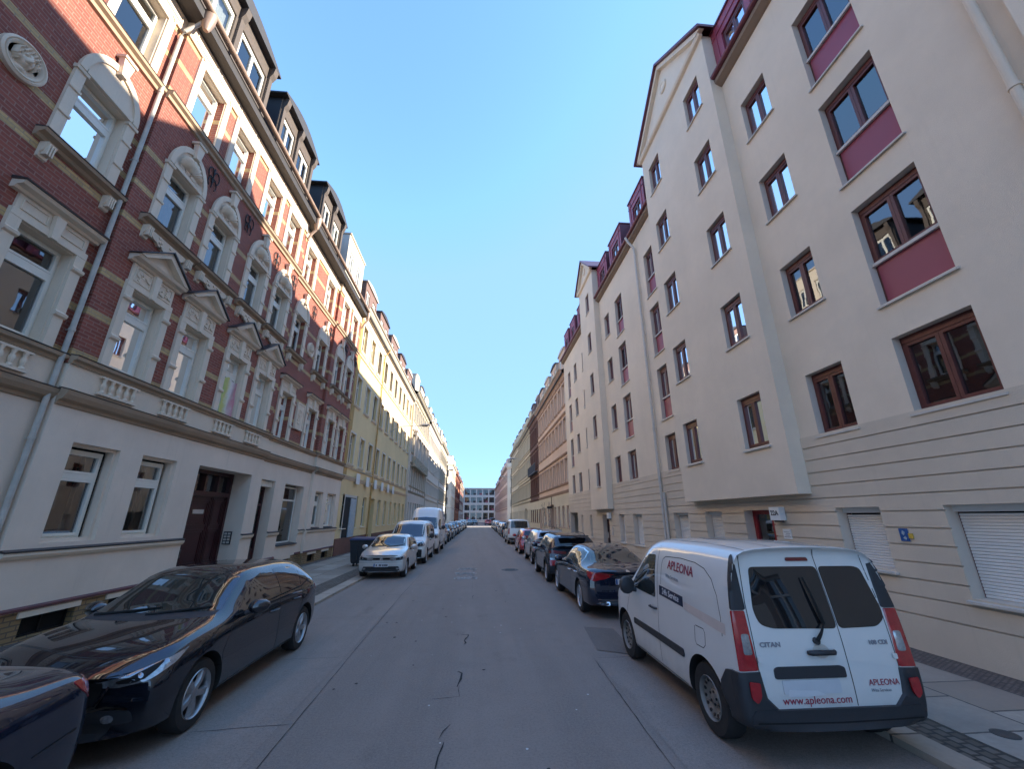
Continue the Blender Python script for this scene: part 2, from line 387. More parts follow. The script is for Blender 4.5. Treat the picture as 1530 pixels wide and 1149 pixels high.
# ------------------------------------------------------------------ windows
CACHE = {}
def cached(key, fn):
    if key not in CACHE: CACHE[key] = fn()
    return CACHE[key]
def ring(mb, F, a, b, c, d, t, w0, w1, tb=None):
    tb = tb or t
    mb.box(F, a, b, c, c + tb, w0, w1); mb.box(F, a, b, d - t, d, w0, w1)
    mb.box(F, a, a + t, c + tb, d - t, w0, w1); mb.box(F, b - t, b, c + tb, d - t, w0, w1)
def frame_mesh(kind, w, h, dep, F):
    mb = MB(); a, b = -w / 2, w / 2; z = -dep
    if kind == 'T':
        tr = h * .70
        ring(mb, F, a, b, 0, h, .055, z - .05, z + .012)
        mb.box(F, a + .055, b - .055, tr - .05, tr + .05, z - .05, z + .03)
        ring(mb, F, a + .058, b - .058, .058, tr - .053, .05, z - .04, z + .035)
        ring(mb, F, a + .058, b - .058, tr + .053, h - .058, .045, z - .04, z + .035)
    elif kind == 'O':
        tr = h * .68
        ring(mb, F, a, b, 0, h, .06, z - .05, z + .012)
        mb.box(F, a + .06, b - .06, tr - .035, tr + .035, z - .05, z + .03)
        mb.box(F, -.04, .04, .06, tr - .035, z - .05, z + .025)
        mb.box(F, -.03, .03, tr + .035, h - .06, z - .05, z + .025)
    elif kind in 'DP':
        v0 = 0 if kind == 'D' else h * .4
        ring(mb, F, a, b, 0, h, .05, z - .05, z + .012)
        mb.box(F, a + .05, b - .05, h - .13, h - .052, z - .05, z + .04)
        if kind == 'P': mb.box(F, a + .05, b - .05, v0 - .03, v0 + .04, z - .05, z + .02)
        lo = v0 + .045 if kind == 'P' else .052
        ring(mb, F, a + .053, -.003, lo, h - .133, .055, z - .04, z + .03)
        ring(mb, F, .003, b - .053, lo, h - .133, .055, z - .04, z + .03)
    elif kind == 'S':
        ring(mb, F, a, b, 0, h, .04, z - .05, z + .012)
    elif kind == 'G':    # shop or glazed door : single large light
        ring(mb, F, a, b, 0, h, .07, z - .05, z + .012); mb.box(F, a + .07, b - .07, h * .74, h * .74 + .07, z - .05, z + .01)
    return mb.mesh('window')
def pane_mesh(w, h, dep, F):
    mb = MB(); mb.add([F(-w / 2 + .03, .03, -dep - .015), F(w / 2 - .03, .03, -dep - .015), F(w / 2 - .03, h - .03, -dep - .015), F(-w / 2 + .03, h - .03, -dep - .015)], [(0, 1, 2, 3)])
    return mb.mesh('pane')
def curtain_mesh(kind, w, h, dep, F):
    mb = MB(); z = -dep - .13; n = 26
    def drape(a, b, c, d, amp):
        vs = []
        for i in range(n + 1):
            u = a + (b - a) * i / n; q = z + amp * math.sin(i * 1.9) - .02
            vs += [F(u, c, q), F(u + .01 * math.sin(i), d, q * 1.0)]
        mb.add(vs, [(2 * i, 2 * i + 2, 2 * i + 3, 2 * i + 1) for i in range(n)])
    if kind == 1: drape(-w / 2, w / 2, .02, h, .018)
    if kind == 2: drape(-w / 2, -w * .18, .02, h, .025); drape(w * .2, w / 2, .02, h, .025)
    if kind == 3: drape(-w / 2, w / 2, .02, h * .45, .015)
    if kind == 4: mb.box(F, -w / 2 + .03, w / 2 - .03, h * .55, h, z, z + .01)
    return mb.mesh('curtain')
def slats_mesh(w, h, dep, F):
    mb = MB(); n = int((h - .1) / .045)
    mb.box(F, -w / 2, w / 2, h - .1, h, -dep, -dep + .08)
    for i in range(n):
        v = .01 + i * .045
        mb.prof(F, -w / 2 + .02, w / 2 - .02, [(-dep + .012, v), (-dep + .026, v + .012), (-dep + .026, v + .034), (-dep + .012, v + .043)])
    return mb.mesh('roller_shutter')
def window(root, F, kind, u0, u1, v0, v1, dep=.2, fmat='upvc', cur=None, sill=None, smat='sill', pmat='maroon', name='window', glass='glass', label=None, detail=True):
    w, h = round(u1 - u0, 3), round(v1 - v0, 3); u = (u0 + u1) / 2
    G = Fr(0, F.s, F.rot)
    key = (kind, w, h, dep, F.s, F.rot)
    o = obj(name, cached(key + ('f', fmat), lambda: frame_mesh(kind, w, h, dep, G)), fmat, root, F(u, v0, 0), label=label)
    if kind == 'S':
        obj('roller_shutter', cached(key + ('s',), lambda: slats_mesh(w, h, dep, G)), 'shutter', o)
    else:
        obj('pane', cached(key + ('p', glass), lambda: pane_mesh(w, h, dep, G)), glass, o)
    if detail and kind != 'S':
        if cur is None: cur = rnd.choice([0, 0, 1, 1, 2, 3, 4])
        if cur:
            cm = 'blind' if cur == 4 else 'curtain'
            obj('blind' if cur == 4 else 'curtain', cached(key + ('c', cur), lambda: curtain_mesh(cur, w, h, dep, G)), cm, o)
    if kind == 'P':
        def pm():
            mb = MB(); mb.box(G, -w / 2 + .05, w / 2 - .05, .05, h * .4 - .03, -dep - .02, -dep + .03)
            return mb.mesh('infill_panel')
        obj('infill_panel', cached(key + ('pp',), pm), pmat, o)
        def rm():
            mb = MB(); mb.box(G, -w / 2 + .01, w / 2 - .01, h * .4 - .03, h * .4 + .03, -dep + .04, -dep + .09)
            return mb.mesh('rail')
        obj('rail', cached(key + ('rr',), rm), 'sill', o)
    if sill:
        def sm():
            mb = MB(); mb.prof(G, -w / 2 - .05, w / 2 + .05, [(-dep, .012), (sill, -.035), (sill, -.07), (-dep, -.04)]); return mb.mesh('sill')
        obj('sill', cached(key + ('sl', sill, smat), sm), smat, o)
    return o
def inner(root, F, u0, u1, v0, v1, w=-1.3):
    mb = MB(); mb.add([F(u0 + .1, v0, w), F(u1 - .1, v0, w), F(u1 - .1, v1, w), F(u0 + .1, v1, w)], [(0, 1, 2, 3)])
    part('dark_backing', mb, 'room', root)  # plane added behind the windows to keep the interiors dark
def body(root, F, u0, u1, z1, mat, depth=11, name='rear_wall'):
    mb = MB()
    mb.add([F(u0, 0, -.3), F(u0, 0, -depth), F(u1, 0, -depth), F(u1, 0, -.3), F(u0, z1, -.3), F(u0, z1, -depth), F(u1, z1, -depth), F(u1, z1, -.3)],
           [(0, 1, 5, 4), (1, 2, 6, 5), (2, 3, 7, 6)])
    part(name, mb, mat, root)
def roof(root, F, u0, u1, pts, mat, depth=11):
    """pts: (w,v) slope profile from the eaves inwards, closed to the rear"""
    mb = MB(); q = list(pts) + [(-depth, pts[-1][1]), (-depth, pts[0][1] - .3), (pts[0][0], pts[0][1] - .3)]
    mb.prof(F, u0, u1, q); return part('roof', mb, mat, root)
def dormer(root, F, u0, u1, v0, v1, w, mat, wins, wk='D', fm='upvc', roofmat='slate', back=3.0, arch=0.0, over=.12, cheek='slate', name='dormer', extra=None):
    """box dormer with its own front, cheeks, curved lid and windows"""
    mb = MB(); mb.wall(F, u0, u1, v0, v1, [(a, b, c, d) for a, b, c, d in wins], w, .12)
    if extra: extra(mb)
    d = part(name, mb, mat, root)
    for p_, q_ in ((u0 - .012, u0), (u1, u1 + .012)): m2 = MB(); m2.box(F, p_, q_, v0, v1 - .01, w - back, w - .02); obj('cheek', m2, cheek, d)
    m3 = MB(); n = 8; top = []
    for i in range(n + 1):
        t = i / n; top.append((u0 - over + (u1 - u0 + 2 * over) * t, v1 + .05 + arch * math.sin(math.pi * t)))
    pl = [(top[0][0], v1 - .02)] + top + [(top[-1][0], v1 - .02)]
    m3.poly(F, pl, w - back, w + over)
    obj('dormer_roof', m3, roofmat, d).location = (0, 0, 0)
    for a, b, c, e in wins: window(root, F_shift(F, w), wk, a, b, c, e, .08, fm, cur=rnd.choice([0, 1]), name='dormer_window')
    return d
def F_shift(F, w):
    G = Fr(F.x + F.s * w, F.s, F.rot, F.org)
    if F.rot:
        G.org = F(0, 0, w)[:2]
    return G
def drain(root, F, u, v0, v1, w, r=.045, mat='pipe', neck=True):
    mb = MB(); P = [F(u, v0, w), F(u, v1 - .9, w)]
    if neck: P += [F(u, v1 - .7, w + .03), F(u + .05, v1 - .35, w + .25), F(u + .08, v1 - .1, w + .34)]
    else: P += [F(u, v1, w)]
    mb.tube(P, r, 10)
    z = v0 + 1.2
    while z < v1 - 1.2:
        mb.tube([F(u, z, w), F(u, z + .05, w)], r * 1.25, 10); mb.box(F, u - .012, u + .012, z + .01, z + .035, -.02, w - r); z += 2.1
    return part('drainpipe', mb, mat, root, True)
def gutter(root, F, u0, u1, v, w, r=.085, mat='gutter'):
    mb = MB(); pts = [(w + r * math.cos(a), v + r * math.sin(a)) for a in [math.pi + math.pi * i / 8 for i in range(9)]]
    pts += [(w + r * .88 * math.cos(a), v + r * .88 * math.sin(a) ) for a in [2 * math.pi - math.pi * i / 8 for i in range(9)]]
    mb.prof(F, u0, u1, pts); return part('gutter', mb, mat, root, True)
def text(s, size, bold=0.0, ext=.002, align='CENTER', sx=1.0):
    cu = bpy.data.curves.new('t', 'FONT'); cu.body = s; cu.size = size; cu.extrude = ext; cu.offset = bold; cu.align_x = align; cu.align_y = 'CENTER'
    cu.resolution_u = 3
    o = bpy.data.objects.new('t', cu); COL.objects.link(o); bpy.context.view_layer.update()
    me = bpy.data.meshes.new_from_object(o.evaluated_get(bpy.context.evaluated_depsgraph_get()))
    bpy.data.objects.remove(o); vs = [(v.co.x * sx, v.co.y, v.co.z) for v in me.vertices]; fs = [tuple(p.vertices) for p in me.polygons]
    bpy.data.meshes.remove(me); return vs, fs
def text_on(F, s, size, u, v, w, bold=0, flip=None, sx=1.0):
    vs, fs = text(s, size, bold, sx=sx); mb = MB(); g = -1 if F.s < 0 else 1
    # reading direction as seen from the road
    mb.add([F(u - x * (1 if F.s < 0 else -1) * (1), v + y, w + z) for x, y, z in vs], fs); return mb

# ================================================================== RED BRICK HOUSE (left)
XL = -7.8
FA = Fr(-7.95, 1); FB = Fr(XL, 1); FC = Fr(-7.93, 1)
red = thing('brick_house', 'red brick tenement with cream ground floor, pedimented windows and dark timber dormers', 'building', (-8.2, 12, 0))
U0, U1 = -6.0, 24.55
secs = [(FA, U0, 7.84), (FB, 7.84, 15.62), (FC, 15.62, 20.45), (FB, 20.45, U1)]
wins = []   # (F, u0, u1, pair-type)
for F, a, kind in ((FA, -1.95, 'f'), (FA, -.25, 'f'), (FA, 1.5, 'f'), (FA, 3.55, 'f'), (FA, 6.38, 'f'), (FB, 8.58, 'p'), (FB, 10.3, 'p'), (FB, 12.32, 'p'), (FB, 14.08, 'p'),
                   (FC, 16.25, 'f'), (FC, 18.9, 'f'), (FB, 21.12, 'f'), (FB, 22.85, 'f')):
    wins.append((F, a, a + (.96 if F is not FA else 1.0), kind))
gf = {FA: [(-3.6, -2.6, 1.66, 3.48, .28), (-1.2, -.2, 1.66, 3.48, .28), (1.2, 2.2, 1.66, 3.48, .28), (5.2, 6.3, 1.66, 3.48, .28)],
      FB: [(8.44, 9.54, 1.66, 3.48, .3), (10.17, 11.3, 1.66, 3.48, .3), (12.2, 15.0, .1, 3.49, .75)],
      FC: [(15.98, 17.05, .35, 3.44, .5), (17.93, 19.85, 1.02, 3.42, .38)],
      'D': [(20.95, 22.0, 1.62, 3.3, .25), (22.6, 23.95, 1.62, 3.3, .25)]}
base = {0: [], 1: [(8.6, 9.6, .1, .44, .2), (10.35, 11.3, .1, .44, .2)], 2: [(18.2, 19.4, .1, .44, .2)], 3: [(21.1, 22.0, .1, .44, .2), (22.9, 23.8, .1, .44, .2)]}
mbr, mbg, mbp, mbst = MB(), MB(), MB(), MB()
for k, (F, a, b) in enumerate(secs):
    g = gf['D'] if k == 3 else gf[F]
    W = [x for x in wins if x[0] is F and a <= x[1] < b]
    mbr, mbg, mbp = MB(), MB(), MB()
    mbp.wall(F, a, b, 0, .55, base[k] + [o[:5] for o in g if o[2] < .5], 0, .35)
    mbg.wall(F, a, b, .55, 4.3, [(o[0], o[1], max(o[2], .55), o[3], o[4]) for o in g], .02, .35)
    ops = [(x[1], x[2], z0, z1) for x in W for z0, z1 in ((5.1, 6.95), (8.75, 10.45), (12.2, 13.85))]
    mbr.wall(F, a, b, 4.9, 14.05, ops, 0, .22)
    part('plinth', mbp, 'ybrick', red); part('brick_wall', mbr, 'brick', red); part('rendered_wall', mbg, 'cream', red)
def sub(nm, mb, mat, par, **k): return obj(nm, mb, mat, par, **k)
def pr1(nm, F, a, b, pts, mat, lidp=None):
    m = MB(); m.prof(F, a, b, pts); o = part(nm, m, mat, red)
    if lidp: m = MB(); m.prof(F, a, b, lidp); sub('flashing', m, 'lid', o)
    return o
for k, (F, a, b) in enumerate(secs):
    e = .003 * k
    g = sorted(gf['D'] if k == 3 else gf[F])
    cuts = [a] + [x for o in g if o[2] < 1.5 for x in (o[0], o[1])] + [b]
    for i in range(0, len(cuts), 2):
        if cuts[i + 1] - cuts[i] < .05: continue
        pr1('sill_ledge', F, cuts[i], cuts[i + 1], [(.02, 1.40), (.06, 1.42), (.09, 1.47), (.09, 1.52), (.02, 1.53)], 'stone', [(.02, 1.532), (.10, 1.522), (.11, 1.545), (.02, 1.575)])
        pr1('plinth_ledge', F, cuts[i], cuts[i + 1], [(.0, .55), (.05, .56), (.05, .60), (.02, .63)], 'redline')
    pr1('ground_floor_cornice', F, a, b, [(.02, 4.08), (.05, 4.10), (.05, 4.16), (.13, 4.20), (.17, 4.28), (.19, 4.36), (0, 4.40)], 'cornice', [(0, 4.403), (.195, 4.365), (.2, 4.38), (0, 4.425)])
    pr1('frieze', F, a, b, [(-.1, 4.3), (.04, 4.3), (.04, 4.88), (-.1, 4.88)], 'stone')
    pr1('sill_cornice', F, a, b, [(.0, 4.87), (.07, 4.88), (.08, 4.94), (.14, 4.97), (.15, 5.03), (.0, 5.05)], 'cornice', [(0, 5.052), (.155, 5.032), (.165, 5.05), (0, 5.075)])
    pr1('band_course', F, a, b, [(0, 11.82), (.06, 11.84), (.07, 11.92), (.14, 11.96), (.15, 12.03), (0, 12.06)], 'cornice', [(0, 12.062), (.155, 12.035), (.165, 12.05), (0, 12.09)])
    sto = MB(); sto.prof(F, a, b, [(-.1, 14.03), (.05, 14.03), (.07, 14.1), (.05, 14.12), (.05, 14.5), (.1, 14.52), (.12, 14.58), (.2, 14.62), (.33, 14.7), (.36, 14.8), (-.1, 14.8)])
    u = a + .2
    while u + .95 < b:
        ring(sto, F, u, u + .9, 14.17, 14.45, .035, .05, .07); u += 1.05
    part('eaves_cornice', sto, 'stone', red)
# balustrade relief panels in the frieze
for a, b in ((8.5, 9.46), (10.2, 11.2), (12.28, 13.25), (13.98, 14.95), (6.35, 7.3)):
    F = FA if a < 7 else FB; mb = MB()
    n = 5
    for i in range(n):
        u = a + .1 + (b - a - .2) * i / (n - 1)
        x, y, z = F(u, 0, .075)
        mb.lathe((x, y, 4.52), [(.045, 0), (.045, .03), (.028, .05), (.05, .12), (.048, .16), (.025, .22), (.04, .26), (.045, .29)], 8)
    mb.box(F, a, b, 4.47, 4.52, .04, .11); mb.box(F, a, b, 4.81, 4.85, .04, .11)
    part('balustrade_panel', mb, 'stone', red, True)
inner(red, FB, U0, U1, .6, 14.5)
# windows
def relief(mb, F, a, b, c, d, w, n, sd, size=.05):
    q = random.Random(sd)
    for i in range(n):
        u, v = q.uniform(a, b), q.uniform(c, d); r = q.uniform(.4, 1) * size; t = q.uniform(0, 3); k = 7
        pts = [(u + r * math.cos(t + 2 * math.pi * j / k) * (1 + .3 * (j % 2)), v + .8 * r * math.sin(t + 2 * math.pi * j / k)) for j in range(k)]
        mb.poly(F, pts, w, w + q.uniform(.015, .04))
def surround1(F, a, b, kind, sd):
    """first-floor stone surround with pediment or flat hood"""
    G = Fr(0, 1); c = (b - a) / 2; mb = MB(); st = MB(); v0, v1 = 0, 1.85
    for s in (-1, 1):
        lo, hi = sorted((s * c, s * (c + .19)))
        mb.box(G, lo, hi, -.03, v1 - .002, 0, .07)
        q0, q1 = sorted((s * c, s * (c - .014))); mb.box(G, q0, q1, 0, v1 - .014, -.185, .002)
        for v in (.55, 1.5): mb.prof(G, lo - .02, hi + .02, [(.07, v), (.11, v + .03), (.12, v + .08), (.07, v + .12)])
    mb.box(G, -c - .19, c + .19, v1, v1 + .13, 0, .075); mb.box(G, -c, c, v1 - .014, v1, -.185, .002)
    top = 2.42 if kind == 'p' else 2.28
    mb.box(G, -c - .15, c + .15, v1 + .13, top, 0, .045)
    if kind == 'p':
        for s in (-1, 1):
            lo, hi = sorted((s * .1, s * (c + .08)))
            ring(mb, G, lo, hi, v1 + .17, top - .04, .03, .045, .065)
            relief(mb, G, lo + .06, hi - .06, v1 + .22, top - .09, .045, 16, sd + s, .055)
    else:
        for s in (-1, 1):
            lo, hi = sorted((s * .13, s * (c + .08))); ring(mb, G, lo, hi, v1 + .17, top - .05, .025, .045, .065)
    mb.poly(G, [(-.06, v1 - .02), (.06, v1 - .02), (.09, top), (-.09, top)], .05, .13)
    e = c + .3
    mb.prof(G, -e, e, [(0, top), (.08, top + .01), (.1, top + .06), (.2, top + .09), (.23, top + .15), (0, top + .16)])
    if kind == 'p':
        t2 = top + .16; ap = 3.12
        mb.poly(G, [(-e + .1, t2), (e - .1, t2), (0, ap - .14)], 0, .1)
        for s in (-1, 1):
            mb.poly(G, [(s * e, t2), (s * (e - .16), t2), (0, ap - .15), (0, ap)], .02, .25)
            st.poly(G, [(s * (e + .04), t2 - .005), (s * (e + .02), t2 + .03), (0, ap + .04), (0, ap + .005)], .0, .30)
    else: st.prof(G, -e - .02, e + .02, [(0, top + .163), (.25, top + .153), (.26, top + .18), (0, top + .22)])
    return mb.mesh('surround'), st.mesh('hood_flashing')
def surround2(F, a, b, kind, sd):
    G = Fr(0, 1); c = (b - a) / 2; mb = MB(); v1 = 1.70
    for s in (-1, 1):
        lo, hi = sorted((s * c, s * (c + .2)))
        mb.box(G, lo, hi, -.02, 1.6, 0, .06)
        mb.prof(G, lo - .025, hi + .025, [(.0, 1.6), (.09, 1.6), (.1, 1.66), (.0, 1.7)])
        q0, q1 = sorted((s * c, s * (c - .014))); mb.box(G, q0, q1, 0, v1 - .014, -.185, .002)
        for v in (.5, 1.12): mb.prof(G, lo - .015, hi + .015, [(.06, v), (.085, v + .02), (.085, v + .07), (.06, v + .09)])
    mb.box(G, -c, c, v1 - .014, v1, -.185, .002)
    n = 16; ro = c + .2; H = .92 if kind == 'p' else .86
    def arc(r, h): return [(r * math.cos(math.pi * i / n), v1 + h * math.sin(math.pi * i / n)) for i in range(n + 1)]
    mb.poly(G, arc(ro - .02, H - .02), 0, .05)
    A, B = arc(ro, H), arc(ro - .14, H - .15)
    for i in range(n): mb.poly(G, [A[i], A[i + 1], B[i + 1], B[i]], .05, .09)
    mb.box(G, -c - .04, c + .04, v1, v1 + .1, .05, .085)
    if kind == 'p':
        q = 11       # ribbed shell standing out of the tympanum
        for i in range(q):
            t = math.pi * (.04 + .92 * i / (q - 1)); pts = []
            for rr, hw, h in ((.04, .02, .07), (.2, .045, .14), (.32, .062, .13), (.40, .05, .07)):
                for s in (-1, 0, 1):
                    th = t + s * hw / max(rr, .08) * .9; pts.append(G(rr * 1.05 * math.cos(th), v1 + .2 + rr * 1.12 * math.sin(th), .05 + (h if s == 0 else h * .35)))
            mb.add(pts, [(k * 3 + j, k * 3 + j + 1, k * 3 + j + 4, k * 3 + j + 3) for k in range(3) for j in range(2)])
        relief(mb, G, -.34, .34, v1 + .13, v1 + .26, .06, 18, sd, .08)
    mb.poly(G, [(-.07, v1 + H - .22), (.07, v1 + H - .22), (.13, v1 + H + .2), (-.13, v1 + H + .2)], .05, .17)
    mb.prof(G, -.16, .16, [(0, v1 + H + .2), (.2, v1 + H + .2), (.21, v1 + H + .26), (0, v1 + H + .27)])
    return mb.mesh('surround')
def surround3(F, a, b):
    G = Fr(0, 1); c = (b - a) / 2; mb = MB(); v1 = 1.65
    for s in (-1, 1):
        lo, hi = sorted((s * c, s * (c + .19))); mb.box(G, lo, hi, -.1, v1, 0, .05)
        q0, q1 = sorted((s * c, s * (c - .014))); mb.box(G, q0, q1, 0, v1 - .014, -.185, .002)
    mb.box(G, -c, c, v1 - .014, v1, -.185, .002)
    mb.box(G, -c - .19, c + .19, v1, v1 + .17, 0, .055)
    for s in (-1, 1):
        mb.box(G, s * (c + .12) - .06, s * (c + .12) + .06, v1 + .17, v1 + .23, 0, .08)
        relief(mb, G, s * (c + .12) - .04, s * (c + .12) + .04, v1 + .05, v1 + .2, .05, 5, 5 + s, .03)
    return mb.mesh('surround')
for i, (F, a, b, kind) in enumerate(wins):
    uc = (a + b) / 2
    far = a > 15 or a < 0
    k1 = kind if kind == 'p' else 'f'
    w1 = window(red, F, 'T', a, b, 5.1, 6.95, .2, cur=[4, 0, 1, 4, 0, 2, 0, 4, 2, 0, 1, 3, 0][i])
    s, t = cached(('s1', k1), lambda: surround1(F, a, b, k1, i * 3))
    obj('surround', s, 'stone', w1); obj('hood_flashing', t, 'lid', w1)
    w2 = window(red, F, 'T', a, b, 8.75, 10.45, .2, cur=[1, 1, 2, 1, 1, 1, 1, 2, 1, 1, 1, 2, 1][i])  # most upper-floor curtains added to stand in for bright sky reflections
    obj('surround', cached(('s2', k1), lambda: surround2(F, a, b, k1, i)), 'stone', w2)
    w3 = window(red, F, 'T', a, b, 12.2, 13.85, .2, cur=[0, 1, 1, 1, 0, 1, 1, 1, 2, 1, 0, 1, 1][i])
    obj('surround', cached('s3', lambda: surround3(F, a, b)), 'stone', w3)
# second floor window ledges on consoles
for F, a, b in ((FA, 6.05, 7.8), (FA, 3.2, 5.0), (FA, -.6, 2.9), (FB, 8.2, 10.02), (FB, 10.05, 11.85), (FB, 12.0, 13.6), (FB, 13.72, 15.35), (FC, 15.9, 17.6), (FC, 18.55, 20.3), (FB, 20.75, 22.4), (FB, 22.5, 24.15)):
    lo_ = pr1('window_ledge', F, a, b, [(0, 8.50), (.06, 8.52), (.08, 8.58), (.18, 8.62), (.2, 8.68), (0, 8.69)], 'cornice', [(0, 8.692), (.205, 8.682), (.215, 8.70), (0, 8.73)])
    for u in (a + .15, b - .32):
        con = MB(); con.prof(F, u, u + .17, [(0, 8.18), (.04, 8.2), (.05, 8.27), (.1, 8.33), (.12, 8.42), (.15, 8.5), (0, 8.5)])
        for q in range(3): con.box(F, u + .03 + q * .045, u + .05 + q * .045, 8.25, 8.48, .02, .155)
        sub('console', con, 'stone', lo_)
    if F is FB and a < 15:
        con = MB(); n = 12; A = [(a + .35 + (b - a - .7) * j / n, 8.5 - .10 - .17 * math.sin(math.pi * j / n) - .035 * (j % 2)) for j in range(n + 1)]
        con.poly(F, [(a + .33, 8.5)] + A + [(b - .33, 8.5)], 0, .07)
        relief(con, F, (a + b) / 2 - .35, (a + b) / 2 + .35, 8.28, 8.46, .07, 12, int(a * 10), .05); sub('carved_apron', con, 'stone', lo_)
# portrait medallions and plaque
def medallion(F, u, v, r):
    mb = MB(); x, y, z = F(u, v, 0)
    pr = [(r, 0), (r, .07), (r * .9, .09), (r * .84, .06), (r * .8, .085), (r * .72, .07), (r * .66, .03), (.001, .03)]
    mb.lathe((x, y, z), pr, 28, 'X')
    N = 34; vs = []
    g = lambda a, b, s, t=None: math.exp(-(a / s) ** 2 - (b / (t or s)) ** 2)
    for i in range(N + 1):
        for j in range(N + 1):
            X, Y = (i / N * 2 - 1) * .66, (j / N * 2 - 1) * .66
            if math.hypot(X, Y) > .66: k = .66 / math.hypot(X, Y); X, Y = X * k, Y * k
            e = 1 - (X / .36) ** 2 - ((Y - .04) / .47) ** 2; h = .13 * math.sqrt(e) if e > 0 else 0
            hair = 1 - (X / .50) ** 2 - ((Y - .12) / .56) ** 2
            if hair > 0 and (Y > .30 or abs(X) > .33): h = max(h, .10 + .025 * math.sin(X * 38 + Y * 9) * math.cos(Y * 30))
            h += .05 * g(X, Y - .0, .055, .14) + .02 * g(X, Y + .08, .09, .05) - .035 * (g(X - .15, Y - .1, .07, .045) + g(X + .15, Y - .1, .07, .045)) + .022 * (g(X - .15, Y - .19, .1, .035) + g(X + .15, Y - .19, .1, .035)) - .03 * g(X, Y + .19, .11, .022) + .015 * g(X, Y + .25, .1, .04)
            h = max(h, .06 * g(X, Y + .52, .22, .14)); vs.append((x + .03 + h * r / .36, y + X * r, z + Y * r))
    mb.add(vs, [(i * (N + 1) + j, (i + 1) * (N + 1) + j, (i + 1) * (N + 1) + j + 1, i * (N + 1) + j + 1) for i in range(N) for j in range(N)])
    return part('medallion', mb, 'stone', red, True)
medallion(FA, 5.52, 9.52, .36); medallion(FC, 18.12, 9.5, .34)
mb = MB(); mb.box(FC, 17.75, 18.45, 5.75, 6.85, 0, .06); ring(mb, FC, 17.72, 18.48, 5.72, 6.88, .06, .0, .09); relief(mb, FC, 17.95, 18.25, 5.95, 6.65, .06, 18, 4, .08)
part('relief_plaque', mb, 'stone', red)
# iron wall anchors
for F, u in ((FA, 4.35), (FB, 9.86), (FB, 11.78), (FB, 13.78), (FB, 15.3), (FC, 17.9), (FC, 20.2), (FB, 22.4), (FB, 24.3)):
    mb = MB()
    for s in (-1, 1):
        for vc, r in ((11.48, .12), (11.2, .09)):
            P = [F(u + s * (.015 + r * (1 - math.cos(t)) * .9), vc + r * math.sin(t) * 1.3 - .02 * t, .03 + .015 * t / 4) for t in [j * .55 for j in range(9)]]
            mb.tube(P, .017, 5)
    mb.tube([F(u, 11.02, .03), F(u, 11.66, .03)], .018, 5); mb.tube([F(u - .12, 11.33, .03), F(u + .12, 11.33, .03)], .018, 5)
    part('wall_anchor', mb, 'iron', red, True)
# ground floor openings
for k, F, lst in ((0, FA, gf[FA]), (1, FB, gf[FB][:2]), (3, FB, gf['D'])):
    for a, b, c, d, dep in lst:
        window(red, F_shift(F, .02), 'T' if k < 3 else ('T' if a < 22 else 'G'), a + .06, b - .12, c + .04, d - .1, dep - .06, cur=[2, 0, 1, 0][int(a) % 4], sill=-dep + .3, smat='lid')
        mb = MB(); ring(mb, F, a, b, c, d, .06, -.2, -.06) ; part('inner_reveal', mb, 'cream', red)
# main door
dd = MB(); F = FB
dd.box(F, 12.2, 15.0, .05, .1, -.8, .0); part('doorstep', dd, 'kerb', red)
dr = MB(); dw = -.62
dr.box(F, 12.2, 12.32, .1, 3.49, dw - .1, dw + .06); dr.box(F, 14.88, 15.0, .1, 3.49, dw - .1, dw + .06); dr.box(F, 12.32, 14.88, 3.38, 3.49, dw - .1, dw + .06)
dr.box(F, 12.32, 14.88, 2.72, 2.86, dw - .1, dw + .09)
for u in (12.95, 13.6, 14.25): dr.box(F, u - .04, u + .04, 2.86, 3.38, dw - .1, dw + .05)
for a, b in ((12.32, 13.02), (13.03, 14.15), (14.16, 14.88)):
    dr.box(F, a + .004, b - .004, .1, 2.72, dw - .09, dw)
    for c, d in ((.22, .62), (.72, 1.75), (1.85, 2.62)):
        ring(dr, F, a + .09, b - .09, c, d, .035, dw, dw + .035); ring(dr, F, a + .16, b - .16, c + .07, d - .07, .03, dw, dw + .025)
    for u in (a + .03, b - .05): dr.box(F, u, u + .03, .2, 2.68, dw, dw + .03)
door = part('front_door', dr, 'door', red)
mb = MB(); mb.box(F, 12.34, 14.86, 2.87, 3.37, dw - .08, dw - .06); obj('fanlight', mb, 'glass', door).location = (0, 0, 0)
mb = MB(); mb.tube([F(13.1, 1.0, dw + .03), F(13.1, 1.02, dw + .09), F(13.1, 1.22, dw + .09), F(13.1, 1.24, dw + .03)], .014, 6); obj('handle', mb, 'steel', door, smooth=True)
mb = MB(); mb.box(F, 13.35, 13.85, 2.2, 2.32, dw + .004, dw + .02); obj('letter_flap', mb, 'sill', door)
mb = MB(); mb.box(F, 12.62, 12.86, 2.98, 3.24, dw + .05, dw + .09); hs = obj('house_number_lamp', mb, 'signyel', door)
mb = MB(); mb.box(FB, 14.4, 14.62, 1.3, 1.62, -.08, -.05)
mb = MB(); mb.box3(XL - .5, XL - .25, 14.965, 14.998, 1.25, 1.65); bp = part('doorbell_panel', mb, 'ink', red)
mb = MB()
for i in range(4):
    for j in range(2): mb.box3(XL - .47 + j * .11, XL - .39 + j * .11, 14.955, 14.964, 1.28 + i * .09, 1.34 + i * .09)
obj('bell_button', mb, 'sill', bp)
